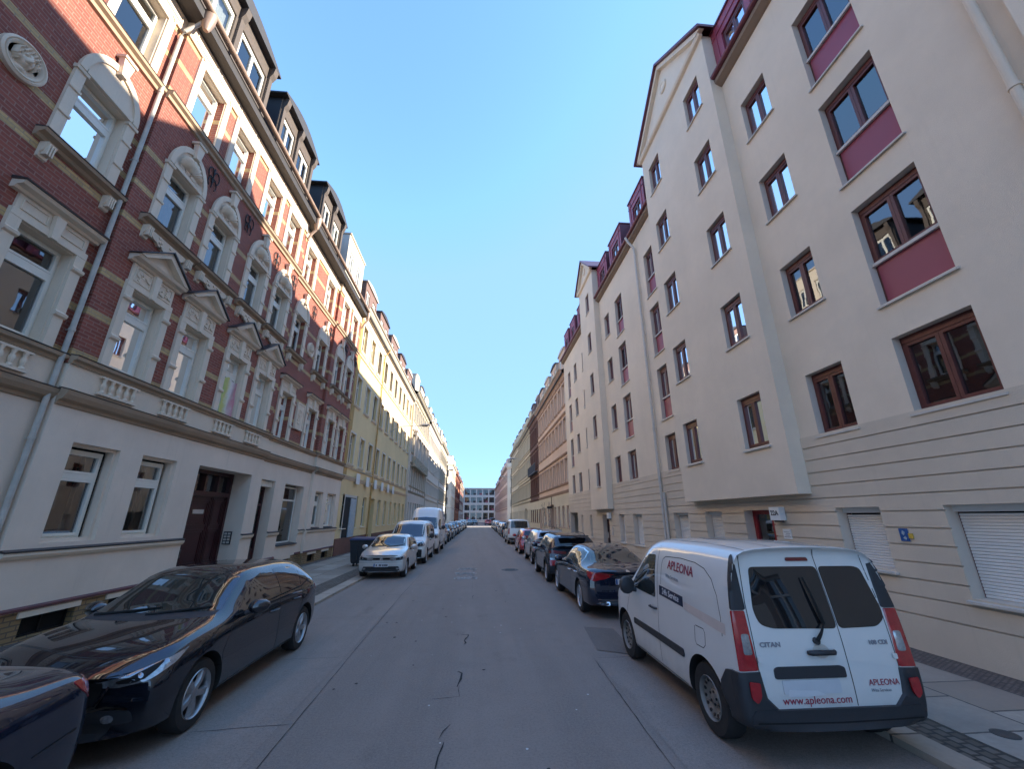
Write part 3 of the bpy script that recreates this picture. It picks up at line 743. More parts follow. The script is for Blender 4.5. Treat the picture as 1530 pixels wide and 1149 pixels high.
# shop door and window
F = FC
mb = MB(); dw = -.36
ring(mb, F, 15.98, 17.05, .35, 3.2, .09, dw - .05, dw + .03); mb.box(F, 16.07, 16.96, 2.5, 2.6, dw - .05, dw + .03); mb.box(F, 16.07, 16.96, .44, 1.0, dw - .04, dw + .01)
mb.box(F, 16.48, 16.56, 1.0, 2.5, dw - .05, dw + .02)
sd = part('shop_door', mb, 'door', red); mb = MB(); mb.box(F, 16.07, 16.96, 1.0, 3.1, dw - .03, dw - .02); obj('pane', mb, 'glass', sd)
mb = MB(); mb.box(F, 15.98, 17.05, 3.21, 3.42, -.28, -.1); part('awning_box', mb, 'upvc', red)
mb = MB(); mb.box(F, 15.98, 17.05, .0, .35, -.5, .03); part('doorstep', mb, 'kerb', red)
window(red, F_shift(FC, .02), 'G', 17.99, 19.79, 1.06, 3.36, .3, cur=0, sill=.06, smat='lid')
# basement lights
for k, lst in base.items():
    F = secs[k][0]
    for a, b, c, d, dep in lst:
        mb = MB(); mb.box(F, a, b, c, d, -.2, -.17); o = part('basement_window', mb, 'dark', red)
        mb = MB(); ring(mb, F, a, b, c, d, .03, -.16, -.13); mb.box(F, (a + b) / 2 - .015, (a + b) / 2 + .015, c, d, -.16, -.13); obj('grille', mb, 'iron', o)
        mb = MB(); mb.box(F, a - .1, b + .06, .44, .545, -.02, .03); obj('lintel', mb, 'stone', o)
# roof, dormers, gutters, pipes
RP = [(.36, 14.8), (.0, 15.1), (-1.5, 17.0), (-5.5, 18.6)]
roof(red, FB, U0, U1, RP, 'slate')
body(red, FB, U0, U1, 14.6, 'cream')
gutter(red, FB, U0, U1, 14.88, .45, .09)
for i, (a, b) in enumerate([(-5, -1), (-.3, 2.9), (3.7, 6.7), (7.6, 11.55), (12.5, 15.55), (17.0, 20.0)]):
    wd = (b - a - .9) / 2
    dormer(red, FB, a, b, 14.9, 18.05, -.3, 'wood', [(a + .25, a + .25 + wd, 16.25, 17.45), (b - .25 - wd, b - .25, 16.25, 17.45)], 'D', 'upvc', 'slate', 3.6, .42, .22, extra=lambda mb, a=a, b=b: [(mb.box(FB, u, u + .18, 15.0, 17.98, -.3, -.2), mb.prof(FB, u - .02, u + .2, [(-.2, 17.5), (-.1, 17.7), (-.06, 17.98), (-.2, 17.98)])) for u in (a + .02, (a + b) / 2 - .11, b - .2)])
dormer(red, FB, 21.3, 24.5, 14.9, 18.5, -.28, 'white', [(21.7, 22.5, 16.2, 17.6), (23.2, 24.0, 16.2, 17.6)], 'D', 'upvc', 'white', 3.0, 0, .08, cheek='grey')
drain(red, FA, 7.74, .1, 14.7, .11); 
for u in (7.84, 15.62, 24.45):
    mb = MB(); x, y, z = FB(u, 14.35, .38); mb.lathe((x, y, 14.5), [(.06, -.25), (.1, -.15), (.15, .1), (.16, .34)], 12)
    if u > 8: mb.tube([FB(u, 14.25, .38), FB(u, 14.0, .2), FB(u, 13.7, .1)], .055, 8)
    part('rain_hopper', mb, 'gutter', red, True)
# cloth in a window
mb = MB(); n = 14
vs = []
for i in range(n + 1):
    for j in range(9):
        u = 12.34 + .95 * i / n + .05 * math.sin(j * .9) * (j / 8); v = 6.25 - 1.14 * j / 8 - .05 * math.sin(i * .7) * (1 - j / 8)
        vs.append(FB(u, v, -.1 + .035 * math.sin(i * 1.3 + j * .5) * (.4 + j / 8)))
mb.add(vs, [(i * 9 + j, (i + 1) * 9 + j, (i + 1) * 9 + j + 1, i * 9 + j + 1) for i in range(n) for j in range(8)])
fl = obj('cloth', mb, 'flag', smooth=True); tag(fl, 'blue, yellow and pink tie-dyed cloth hung in a first floor window of the brick house', 'cloth')
# ================================================================== BEIGE BLOCK (right)
XR = 7.2
FR = Fr(XR, -1); BAY = Fr(6.86, -1)
bei = thing('apartment_block', 'beige rendered apartment block with maroon window panels, two gabled bays and a grooved plinth', 'building', (8, 14, 0))
V0, V1 = 3.12, 32.45
bays = [(8.44, 13.4), (21.72, 24.95)]
G = []          # main wall openings (u0,u1,v0,v1,kind)
fl_s = [(3.76, 5.09), (6.53, 7.83), (9.25, 10.52), (11.95, 13.26)]
fl_p = [(3.76, 5.09), (5.75, 7.82), (8.46, 10.56), (11.19, 13.29)]
def col(a, b, kind):
    for i, (c, d) in enumerate(fl_s if kind == 'D' else fl_p): G.append((a, b, c, d, 'D' if (kind == 'D' or i == 0) else 'P'))
col(4.74, 5.95, 'P'); col(7.0, 7.93, 'D'); col(14.17, 15.04, 'P'); col(18.05, 19.1, 'P'); col(20.15, 20.98, 'D')
col(16.35, 17.15, 'D') if False else None
col(25.68, 26.4, 'D'); col(28.12, 28.9, 'D'); col(30.15, 31.0, 'P')
gfo = [(4.5, 5.95, .98, 2.28, 'S'), (7.0, 7.93, 1.24, 2.28, 'S'), (9.78, 10.88, .08, 2.27, 'door'), (11.93, 12.85, .9, 2.26, 'S'), (13.92, 15.0, .9, 2.25, 'S'),
       (17.98, 19.07, .95, 2.24, 'S'), (20.2, 21.0, .95, 2.24, 'S'), (22.62, 23.8, .08, 2.24, 'door'), (26.0, 26.5, .95, 2.24, 'S'), (28.3, 28.75, .95, 2.24, 'S'), (29.75, 32.1, .08, 2.42, 'gate')]
segs = [(V0, 8.44), (13.4, 21.72), (24.95, V1)]
for a, b in segs: mb = MB(); mb.wall(FR, a, b, 3.78, 15.0, [g[:4] for g in G if a < g[0] < b], 0, .2, 0, 1); part('upper_wall', mb, ['beige', 'reveal'], bei)
# grooved plinth, each course a real board with a recess between
mb = MB(); ops = [(a, b, c, d, .3) for a, b, c, d, k in gfo]
ys = [0.05, .60, .875, 1.14, 1.405, 1.67, 1.935, 2.2, 2.475, 2.735, 3.0, 3.265, 3.53, 3.785]
for i in range(len(ys) - 1):
    lo, hi = ys[i] + .012, ys[i + 1] - .012
    oo = [(a, b, max(c, lo), min(d, hi), .03) for a, b, c, d, e in ops if c < hi - .01 and d > lo + .01]
    mb.wall(FR, V0, V1, lo, hi, oo, .03, .03)
mb.k = 1; mb.wall(FR, V0, V1, 0, 3.78, ops, 0, .28, 1, 1)
part('plinth_wall', mb, ['beige2', 'reveal'], bei)
inner(bei, FR, V0, V1, .1, 14.8, -1.1)
for a, b, c, d, k in G:
    o = window(bei, FR, k, a, b, c, d, .16, 'redwood', sill=.05, cur=rnd.choice([0, 0, 2, 3, 0, 4]))
for a, b, c, d, k in gfo:
    if k == 'S':
        o = window(bei, FR, 'S', a, b, c, d, .2, 'redwood', sill=.09)
bq = [(3.75, 5.07), (6.56, 7.84), (9.26, 10.52), (12.0, 13.26), (14.73, 16.03)]
def gable(F, a, b, vb, vt, peak, cols, wn):
    mb = MB(); ops = [(c, d, q[0], q[1]) for c, d in cols for q in bq]
    mb.wall(F, a, b, vb, vt, ops, 0, .16, 0, 1, outer=False)
    mb.k = 0
    mb.add([F(a, vb, 0), F(a, vb, -.34), F(b, vb, -.34), F(b, vb, 0)], [(0, 1, 2, 3)])
    for u in (a, b): mb.add([F(u, vb, 0), F(u, vb, -3), F(u, vt + .0, -3), F(u, vt, 0)], [(0, 1, 2, 3)])
    c = (a + b) / 2
    mb.add([F(a, vt, 0), F(b, vt, 0), F(c, peak, 0)], [(0, 1, 2)])
    o = part('bay', mb, ['beige', 'reveal'], bei)
    m2 = MB(); m2.prof(F, a - .08, b + .08, [(0, vt - .12), (.1, vt - .08), (.14, vt), (.14, vt + .06), (0, vt + .07)])
    for s in (-1, 1):
        e = c + s * ((b - a) / 2 + .2)
        m2.poly(F, [(e, vt + .02), (e - s * .25, vt + .02), (c, peak - .08), (c, peak + .12)], 0, .16)
    obj('gable_moulding', m2, 'beige', o)
    m3 = MB(); x, y, z = F(c, (vt + peak) / 2 + .1, 0); m3.lathe((x, y, z), [(.24, 0), (.24, -.05), (.17, -.07), (.12, -.04), (.001, -.05)], 18, 'X'); obj('roundel', m3, 'beige', o)
    m4 = MB()
    for s in (-1, 1):
        e = c + s * ((b - a) / 2 + .28)
        m4.poly(F, [(e, vt + .0), (c, peak + .125), (c, peak + .24), (e, vt + .1)], -4.5, .26)
    obj('gable_roof', m4, 'maroonroof', o)
    for u0, u1 in cols:
        for q in bq: window(bei, F, 'D', u0, u1, q[0], q[1], .13, 'redwood', sill=.05, cur=rnd.choice([0, 2, 0, 3]))
gable(BAY, 8.44, 13.4, 2.58, 17.0, 19.15, [(9.0, 9.9), (12.0, 12.9)], 0)
gable(BAY, 21.72, 24.95, 2.52, 17.1, 18.65, [(22.72, 23.45)], 0)
# mansard with maroon sheet metal, gutters and dormers
for a, b in segs:
    mb = MB(); mb.prof(FR, a, b, [(0, 14.72), (.06, 14.74), (.2, 14.84), (.22, 14.95), (0, 14.98)]); part('eaves', mb, 'eave', bei)
    gutter(bei, FR, a + .02, b - .02, 15.06, .24, .1, 'maroonroof')
mb = MB(); mb.prof(FR, V0, V1, [(.14, 14.985), (-.05, 15.12), (-1.0, 17.75), (-6, 19.2), (-6, 14.8)])
for a, b in segs:
    u = a + .3
    while u < b - .2:
        mb.prof(FR, u, u + .02, [(-.05 + .03, 15.12), (-1.0 + .03, 17.78), (-1.02, 17.7), (-.07, 15.1)]); u += .55
part('roof', mb, 'maroonroof', bei)
body(bei, FR, V0, V1, 15, 'beige')
for a, b, wa, wb in ((3.7, 6.2, 4.4, 5.5), (6.45, 8.42, 6.98, 7.98), (14.2, 16.0, 14.65, 15.55), (17.3, 19.2, 17.75, 18.75), (19.75, 21.6, 20.2, 21.1), (25.1, 26.9, 25.5, 26.4), (27.7, 29.4, 28.1, 29.0), (30.0, 31.6, 30.35, 31.25)):
    dormer(bei, FR, a, b, 15.02, 17.0, .02, 'maroon', [(wa, wb, 15.32, 16.38)], 'D', 'redwood', 'maroonroof', 1.6, 0, .04, cheek='maroonroof', extra=lambda mb, a=a, b=b, wa=wa, wb=wb: [mb.box(FR, u, u + .02, 15.05, 16.98, .02, .045) for u in (wa - .22, wb + .2)] + [mb.box(FR, a, b, 16.62, 16.64, .02, .043)])
drain(bei, FR, 15.68, .1, 14.95, .1, .055, 'sill'); drain(bei, FR, 15.45, .1, 3.0, .1, .05, 'sill', neck=False); drain(bei, FR, 3.36, .1, 15.0, .12, .055, 'beige')
# doors
for a, b, c, d, k in gfo:
    if k == 'door':
        mb = MB(); dw = -.24; red_ = a < 12
        ring(mb, FR, a, b, c, d, .1, dw - .05, dw + .03); mb.box(FR, a + .1, a + .42, c + .1, d - .1, dw - .04, dw + .01) if red_ else mb.box(FR, a + .1, b - .1, c + .1, d - .1, dw - .04, dw + .01)
        o = part('entrance_door', mb, 'reddoor' if red_ else 'door', bei)
        if red_: m2 = MB(); m2.box(FR, a + .43, b - .1, c + .1, d - .1, dw - .03, dw - .02); obj('pane', m2, 'glass', o)
        m2 = MB(); m2.box(FR, b - .2, b - .16, 1.0, 1.3, dw + .03, dw + .08); obj('handle', m2, 'sill', o)
        m2 = MB(); m2.box(FR, a, b, .0, .08, -.3, .04); part('doorstep', m2, 'kerb', bei)
        # house number lamp, white box with dark figures
        m3 = MB(); m3.box(FR, a - .45, a - .12, 2.03, 2.33, .04, .19); l = part('number_lamp', m3, 'sign', bei)
        m4 = MB(); m4.box(FR, a - .40, a - .2, 1.99, 2.03, .06, .16); obj('lamp_foot', m4, 'ink', l)
        if red_: obj('lettering', text_on(FR, '22A', .15, a - .285, 2.19, .192, .004), 'ink', l)
    if k == 'gate':
        mb = MB(); mb.box(FR, a, b, c, d, -1.5, -1.45); part('garage_gate', mb, 'eave', bei)
mb = MB(); mb.box(FR, 9.27, 9.52, 1.62, 1.84, .031, .045); o = part('notice_plate', mb, 'sign', bei)
mb = MB(); [mb.box(FR, 9.30 + .02 * (i % 2), 9.49 - .03 * (i % 3), 1.66 + i * .035, 1.672 + i * .035, .0455, .047) for i in range(4)]; obj('print_lines', mb, 'textgrey', o)
mb = MB(); mb.box(FR, 9.2, 9.55, 1.2, 1.4, .031, .06); part('doorbell_panel', mb, 'sill', bei)
mb = MB(); mb.box(FR, 22.05, 22.2, 1.2, 1.6, .031, .06); part('doorbell_panel', mb, 'sill', bei)
sg = thing('wall_sign', 'small blue sign with a yellow tab on the grooved plinth between two shuttered windows', 'sign', (7.165, 6.62, 1.7), group=None)
mb = MB(); mb.box(FR, 6.60, 6.74, 1.72, 1.92, .031, .05); obj('panel', mb, 'blue', sg, (0, 0, 0))
mb = MB(); mb.box(FR, 6.53, 6.598, 1.765, 1.845, .031, .05); obj('side_tab', mb, 'signyel', sg, (0, 0, 0))
mb = MB(); mb.poly(FR, [(6.64, 1.86), (6.68, 1.89), (6.70, 1.84), (6.67, 1.81)], .05, .054); mb.poly(FR, [(6.63, 1.77), (6.65, 1.80), (6.69, 1.77), (6.65, 1.74)], .05, .054); obj('emblem', mb, 'graf2', sg, (0, 0, 0))
# neighbour at the near right edge
nb = thing('rendered_house', 'cream rendered house whose corner shows past the rain pipe at the right edge', 'building', (8, -2, 0))
mb = MB(); FN = Fr(7.05, -1); mb.wall(FN, -14, 3.08, 0, 15, [(a, a + 1, c, c + 1.6) for a in (-8, -5, -2, 1.2) for c in (1.2, 4.2, 7.2, 10.2, 12.9)], 0, .25, 0, 1); part('front_wall', mb, ['white', 'reveal'], nb)
for a in (-8, -5, -2, 1.2):
    for c in (1.2, 4.2, 7.2, 10.2, 12.9): window(nb, FN, 'O', a, a + 1, c, c + 1.6, .18, 'upvc', detail=False)
inner(nb, FN, -14, 3, .1, 14.8); roof(nb, FN, -14, 3.08, [(.2, 15.0), (-1.2, 17.8), (-6, 19)], 'tile'); body(nb, FN, -14, 3.08, 14.9, 'white')

# ================================================================== generic old houses
def oldhouse(name, label, F, u0, u1, mat, trim, floors, n, gf, eaves, rp, rmat='slate', dm='timber2', nd_=3, plinth=None, fm='upvc', stylekind='O', sh=1.7, ww=1.05, bands=(), group='houses along the street', hood=True, dtop=2.4, pil=False, seed=1, curt=True, frm=None, gfmat=None):
    q = random.Random(seed); lx, ly, lz = F((u0 + u1) / 2, 0, -.6)
    r = thing(name, label, 'building', (lx, ly, 0), group=group)
    mb = MB(); step = (u1 - u0) / n; ops = []; g0 = gf['top']
    for i in range(n):
        uc = u0 + step * (i + .5)
        for v in floors: ops.append((uc - ww / 2, uc + ww / 2, v, v + sh))
    go = []
    for i in range(n):
        uc = u0 + step * (i + .5)
        if i in gf.get('doors', ()): go.append((uc - .6, uc + .6, .1, gf['wt'], .4, 'door'))
        elif i in gf.get('gates', ()): go.append((uc - 1.1, uc + 1.1, .1, gf['wt'] + .25, .8, 'gate'))
        else: go.append((uc - ww / 2, uc + ww / 2, gf.get('wb', 1.5), gf['wt'], .22, 'win'))
    mb.wall(F, u0, u1, 0, g0, [o[:5] for o in go], .02, .25, 1 if gfmat else 0); mb.wall(F, u0, u1, g0, eaves, ops, 0, .25, 0)
    part('front_wall', mb, [mat, gfmat] if gfmat else mat, r)
    inner(r, F, u0, u1, .1, eaves - .3); body(r, F, u0, u1, eaves, mat)
    t = MB()
    t.prof(F, u0, u1, [(0, g0 - .25), (.05, g0 - .2), (.12, g0 - .08), (.16, g0), (0, g0 + .05)])
    t.prof(F, u0, u1, [(0, eaves - .75), (.06, eaves - .7), (.08, eaves - .4), (.2, eaves - .3), (.42, eaves - .08), (.45, eaves), (0, eaves + .02)])
    for v in bands: t.prof(F, u0, u1, [(0, v - .1), (.07, v - .07), (.12, v), (0, v + .04)])
    part('cornice', t, trim, r)
    if plinth:
        m = MB(); cuts = sorted([u0] + [x for o in go if o[5] != 'win' for x in o[:2]] + [u1])
        for i in range(0, len(cuts), 2): m.box(F, cuts[i], cuts[i + 1], 0, gf.get('ph', 1.0), .02, .07)
        part('plinth', m, plinth, r)
    key = (name, ww, sh, F.rot)
    def sur():
        G = Fr(0, F.s, F.rot); m = MB(); c = ww / 2
        for s in (-1, 1):
            lo, hi = sorted((s * c, s * (c + .13))); m.box(G, lo, hi, -.02, sh, 0, .045)
        m.box(G, -c - .13, c + .13, sh, sh + .12, 0, .05)
        if hood: m.prof(G, -c - .22, c + .22, [(0, sh + .3), (.08, sh + .31), (.16, sh + .4), (.17, sh + .45), (0, sh + .47)])
        m.prof(G, -c - .18, c + .18, [(0, -.16), (.06, -.14), (.12, -.05), (.12, -.02), (0, -.018)])
        return m.mesh('surround')
    frm = frm or (lambda i, v: fm)
    for i in range(n):
        uc = u0 + step * (i + .5)
        for v in floors:
            w = window(r, F, stylekind, uc - ww / 2, uc + ww / 2, v, v + sh, .17, frm(i, v), cur=(q.choice([0, 0, 1, 2, 3]) if curt else 0), detail=curt)
            obj('surround', cached(key, sur), trim, w)
        if pil: m = MB(); m.box(F, uc + step / 2 - .12, uc + step / 2 + .1, g0 + .06, eaves - .78, 0, .04); part('pilaster', m, trim, r)
    for a, b, c, d, dep, k in go:
        if k == 'win': window(r, F_shift(F, .02), stylekind, a, b, c, d, .17, frm(0, 0), cur=0, sill=.06, smat=trim, detail=False)
        else:
            m = MB(); m.box(F, a, b, c, d, -dep, -dep + .05); ring(m, F, a + .05, b - .05, c + .1, d - .1, .1, -dep + .05, -dep + .08); m.box(F, (a + b) / 2 - .03, (a + b) / 2 + .03, c + .2, d - .2, -dep + .05, -dep + .09)
            part('door' if k == 'door' else 'gate', m, gf.get('dmat', 'door'), r)
    roof(r, F, u0, u1, rp, rmat)
    gutter(r, F, u0, u1, eaves + .09, .48, .085, 'pipe')
    dstep = (u1 - u0) / max(nd_, 1)
    for i in range(nd_):
        a = u0 + dstep * i + dstep * .16; b = u0 + dstep * (i + 1) - dstep * .16; wd = min(.85, (b - a) / 2 - .3)
        dormer(r, F, a, b, eaves + .1, eaves + dtop, -.2, dm, [(a + .22, a + .22 + wd, eaves + .75, eaves + dtop - .5), (b - .22 - wd, b - .22, eaves + .75, eaves + dtop - .5)], 'D', fm, 'sill' if i % 2 == 0 else 'slate', 2.6, .25, .1, cheek=dm)
    return r
def bend(u): return max(0, u - 30) * .009
FL = lambda a, b: Fr(XL + bend((a + b) / 2), 1)
FRR = lambda a, b: Fr(XR + bend((a + b) / 2), -1)
RPL = lambda e: [(.3, e - .02), (0, e + .15), (-1.3, e + 2.6), (-6, e + 4)]
# yellow house
Fy = Fr(XL, 1)
yel = oldhouse('yellow_house', 'yellow rendered tenement with ochre strip, brown dormers and blue double doors', Fy, 24.57, 46.6, 'yellow', 'white',
    (5.2, 8.85, 12.45), 10, dict(top=4.45, wt=3.4, wb=1.5, doors=(3,), ph=.95, dmat='graf2'), 15.3, RPL(15.3), dm='timber2', nd_=5, plinth='redplinth', hood=False, ww=1.0, sh=1.85, bands=(5.0, 12.1), curt=False,
    frm=lambda i, v: 'upvc' if i in (0, 1, 8, 9) else 'wood', seed=3)
mb = MB(); mb.box(Fy, 24.6, 25.25, 4.5, 15.2, .0, .03); part('corner_strip', mb, 'yellowD', yel)  # darker ochre strip on the near corner
mb = MB(); mb.box(Fy, 25.5, 28.05, .1, 3.4, .021, .03); m = part('gateway_surround', mb, 'grey', yel)
mb = MB(); mb.box(Fy, 25.65, 27.9, .1, 3.25, .031, .04); obj('gateway_dark_panel', mb, 'dark', m)  # flat near-black panel; the gateway's shade is put into its colour
mb = MB(); mb.box(Fy, 26.7, 27.85, .95, 3.2, .042, .09); obj('gate_leaf', mb, 'graf2', m)
for u in (26.9, 29.3, 31.6, 33.9, 36.2, 38.4): mb = MB(); mb.box(Fy, u, u + .75, 4.1, 4.75, .16, .19); part('vent_plate', mb, 'sign', yel)
drain(yel, Fy, 31.2, .1, 15.2, .1, .05, 'yellowD')
# grey house with the long balcony
g1 = oldhouse('balcony_house', 'grey rendered tenement with a dark decorated balcony band across its first floor', FL(47, 61), 46.6, 61.2, 'grey', 'olivetrim',
    (5.5, 9.2, 12.9), 8, dict(top=4.9, wt=3.7, wb=1.3, doors=(3,)), 16.3, RPL(16.3), dm='white', nd_=3, ww=1.05, sh=2.1, pil=True, seed=5, curt=False)
F = FL(47, 61); mb = MB(); mb.wall(F, 47.6, 60.2, 7.75, 8.75, [], .42, .4); mb.box(F, 47.6, 60.2, 7.65, 7.75, 0, .46)
for i in range(26): relief(mb, F, 47.8 + i * .47, 48.2 + i * .47, 7.85, 8.65, .42, 5, i, .14)
part('balcony', mb, 'olivetrim', g1)
mb = MB()
mb.box(F, 47.6, 60.2, 11.3, 11.6, .0, .42); mb.prof(F, 47.5, 60.3, [(0, 11.6), (.5, 11.6), (.55, 11.72), (0, 12.0)])
for i in range(7):
    u = 47.65 + i * 2.05; mb.box(F, u, u + .24, 8.75, 11.3, .2, .40)
part('loggia', mb, 'grey', g1)
oldhouse('grey_house', 'long pale grey rendered tenement beyond the balcony house', FL(61, 80), 61.2, 80, 'grey', 'grey', (5.3, 8.9, 12.5), 10, dict(top=4.6, wt=3.4, doors=(4,)), 15.9, RPL(15.9), dm='white', nd_=5, seed=6, curt=False)
oldhouse('stone_house', 'weathered grey tenement with heavy cornices last before the side street', FL(80, 98), 80, 97, 'concrete', 'olivetrim', (5.4, 9.0, 12.7), 9, dict(top=4.7, wt=3.4, gates=(4,)), 16.2, RPL(16.2), dm='white', nd_=4, seed=7, curt=False, bands=(5.1, 8.6, 12.3))
# beyond the side street
oldhouse('corner_house', 'cream corner house catching the sun beyond the left side street', FL(112, 132), 113.5, 133, 'white', 'white', (5.3, 8.9, 12.5), 8, dict(top=4.6, wt=3.4), 16.0, RPL(16.0), dm='white', nd_=3, seed=8, curt=False)
ch = Fr(0, -1, R(45), (XL + bend(113) - 2.2, 111.3))
def chamfer(parentname, F45, w, h, mat, trim, floors, cap):
    mb = MB(); uc = w / 2; mb.wall(F45, 0, w, 0, h, [(uc - .55, uc + .55, v, v + 1.8) for v in floors], 0, .25)
    return mb
crn = [o for o in bpy.data.objects if o.name.startswith('corner_house')][0]
mb = chamfer('', ch, 3.1, 17.6, 'white', 'white', (1.2, 5.3, 8.9, 12.5), 0)
F45 = ch; mb.prof(F45, -.1, 3.2, [(0, 15.4), (.15, 15.5), (.4, 15.9), (.4, 16), (0, 16.05)]); mb.prof(F45, -.05, 3.15, [(0, 4.5), (.15, 4.6), (.15, 4.7), (0, 4.75)])
mb.box(F45, -.1, 3.2, 17.6, 18.0, -2, .15)
part('corner_bay', mb, 'white', crn)
for v in (1.2, 5.3, 8.9, 12.5): window(crn, ch, 'O', 1.0, 2.1, v, v + 1.8, .17, 'upvc', detail=False)
mb = MB(); x = XL + bend(113); mb.box3(x - 12, x - 2.2, 111.25, 111.3, 0, 17.6); part('side_wall', mb, 'white', crn)
mb = MB(); mb.box3(x - 2.3, x - 1.0, 112.2, 114, 0, 16.5); part('corner_core', mb, 'room', crn)
oldhouse('orange_house', 'orange brick tenement far down the left side', FL(133, 160), 133, 158, 'orangeb', 'darkred', (5.0, 8.4, 11.8), 11, dict(top=4.4, wt=3.3), 15.2, RPL(15.2), 'tile', 'orangeb', 4, seed=9, curt=False)
oldhouse('ochre_house', 'dark red tenement at the far end of the left side', FL(158, 200), 158, 198, 'darkred', 'white', (5.0, 8.4, 11.8), 16, dict(top=4.4, wt=3.3), 14.6, RPL(14.6), 'tile', 'darkred', 5, seed=10, curt=False, gfmat='grey')
# right side beyond the beige block
RPR = RPL
pk = oldhouse('pink_house', 'pinkish stone tenement with tall windows and sprayed ground floor walls', FRR(33, 49), 32.47, 48.9, 'pink', 'pinktrim', (4.85, 8.25, 11.3), 9, dict(top=4.2, wt=3.0, wb=1.3, gates=(4,), doors=(8,)), 14.3, RPL(14.3), dm='pink', nd_=4, ww=1.05, sh=1.9, bands=(4.75, 7.2, 10.6), seed=11, curt=False, gfmat='olive')
F = FRR(33, 49)
def tag_marks(F, u0, u1, v0, v1, n, sd, mat, root):
    q = random.Random(sd); mb = MB()
    for i in range(n):
        u, v = q.uniform(u0, u1), q.uniform(v0, v1); P = [F(u, v, .028)]
        a = q.uniform(0, 6)
        for k in range(q.randint(5, 11)):
            a += q.uniform(-1.5, 1.5); l = q.uniform(.06, .2); u += math.cos(a) * l; v += math.sin(a) * l
            v = min(max(v, v0 - .2), v1 + .2); P.append(F(u, v, .028))
        mb.tube(P, .013, 4)
    part('graffiti', mb, mat, root)
tag_marks(F, 33, 48, .5, 1.25, 26, 5, 'graf', pk); tag_marks(F, 41.5, 48, 1.0, 3.4, 22, 9, 'graf', pk); tag_marks(F, 41, 46, .6, 2.4, 12, 13, 'graf2', pk)
mb = MB(); mb.box(F, 40.6, 40.68, 2.9, 3.1, .03, .5); mb.box(F, 40.6, 40.66, 3.1, 4.0, .03, .08); part('shop_bracket', mb, 'ink', pk)
br = oldhouse('brown_house', 'narrow brown red brick house with iron balconies between two stone houses', FRR(49, 57), 48.9, 57.6, 'brownred', 'brownred', (4.8, 8.0, 11.2), 5, dict(top=4.2, wt=3.0), 14.7, RPL(14.7), dm='timber2', nd_=2, ww=1.0, sh=2.0, seed=12, fm='wood', curt=False, bands=(4.7, 7.4), gfmat='olive')
F = FRR(49, 57); mb = MB(); mb.box(F, 49.6, 57, 7.35, 7.45, 0, .5)
for i in range(38): u = 49.65 + i * .195; mb.box(F, u, u + .03, 7.45, 8.4, .46, .49)
mb.box(F, 49.6, 57, 8.4, 8.45, .44, .5); part('balcony', mb, 'graf', br)
oldhouse('olive_house', 'pale olive stone tenement on the right before the side street', FRR(58, 76), 57.6, 75.5, 'olive', 'olivetrim', (4.8, 8.2, 11.6), 9, dict(top=4.3, wt=3.1, gates=(3,)), 14.8, RPL(14.8), dm='olive', nd_=4, ww=1.1, sh=2.0, bands=(4.7, 7.7, 11.2), seed=13, curt=False)
oldhouse('sandstone_house', 'pale sandstone tenement ending at the right side street', FRR(76, 94), 75.5, 93.5, 'olive', 'olivetrim', (4.8, 8.2, 11.6), 9, dict(top=4.3, wt=3.1, doors=(5,)), 15.4, RPL(15.4), dm='olive', nd_=4, ww=1.05, sh=1.9, bands=(4.7, 11.2), seed=14, curt=False)
rs = oldhouse('rose_house', 'rose rendered corner house beyond the right side street', FRR(112, 145), 112, 150, 'rose', 'pinktrim', (4.8, 8.1, 11.4), 14, dict(top=4.3, wt=3.1), 15.2, RPL(15.2), dm='rose', nd_=4, seed=15, curt=False)
x = XR + bend(130); 
c2 = Fr(0, -1, R(-45), (x - .0 + 2.0, 110.0))
mb = MB()
c2 = Fr(0, 1, R(135), (x + 2.1, 109.9)); 
mb.wall(c2, 0, 3.0, 0, 16.2, [(1.0, 2.0, v, v + 1.7) for v in (1.4, 4.8, 8.1, 11.4)], 0, .25); mb.prof(c2, -.1, 3.1, [(0, 14.6), (.15, 14.7), (.4, 15.1), (.4, 15.2), (0, 15.25)])
part('corner_bay', mb, 'white', rs)
for v in (1.4, 4.8, 8.1, 11.4): window(rs, c2, 'O', 1.0, 2.0, v, v + 1.7, .17, 'upvc', detail=False)
mb = MB(); mb.box3(x + 2.1, x + 12, 109.85, 109.9, 0, 16.2); part('side_wall', mb, 'white', rs)
mb = MB(); mb.box3(x + .9, x + 2.2, 110.9, 113, 0, 15.3); part('corner_core', mb, 'room', rs)
oldhouse('sand_house', 'sand coloured terrace at the far end of the right side', FRR(150, 200), 150, 200, 'rose', 'pinktrim', (4.8, 8.1, 11.4), 16, dict(top=4.3, wt=3.1), 14.4, RPL(14.4), dm='rose', nd_=4, seed=16, curt=False)
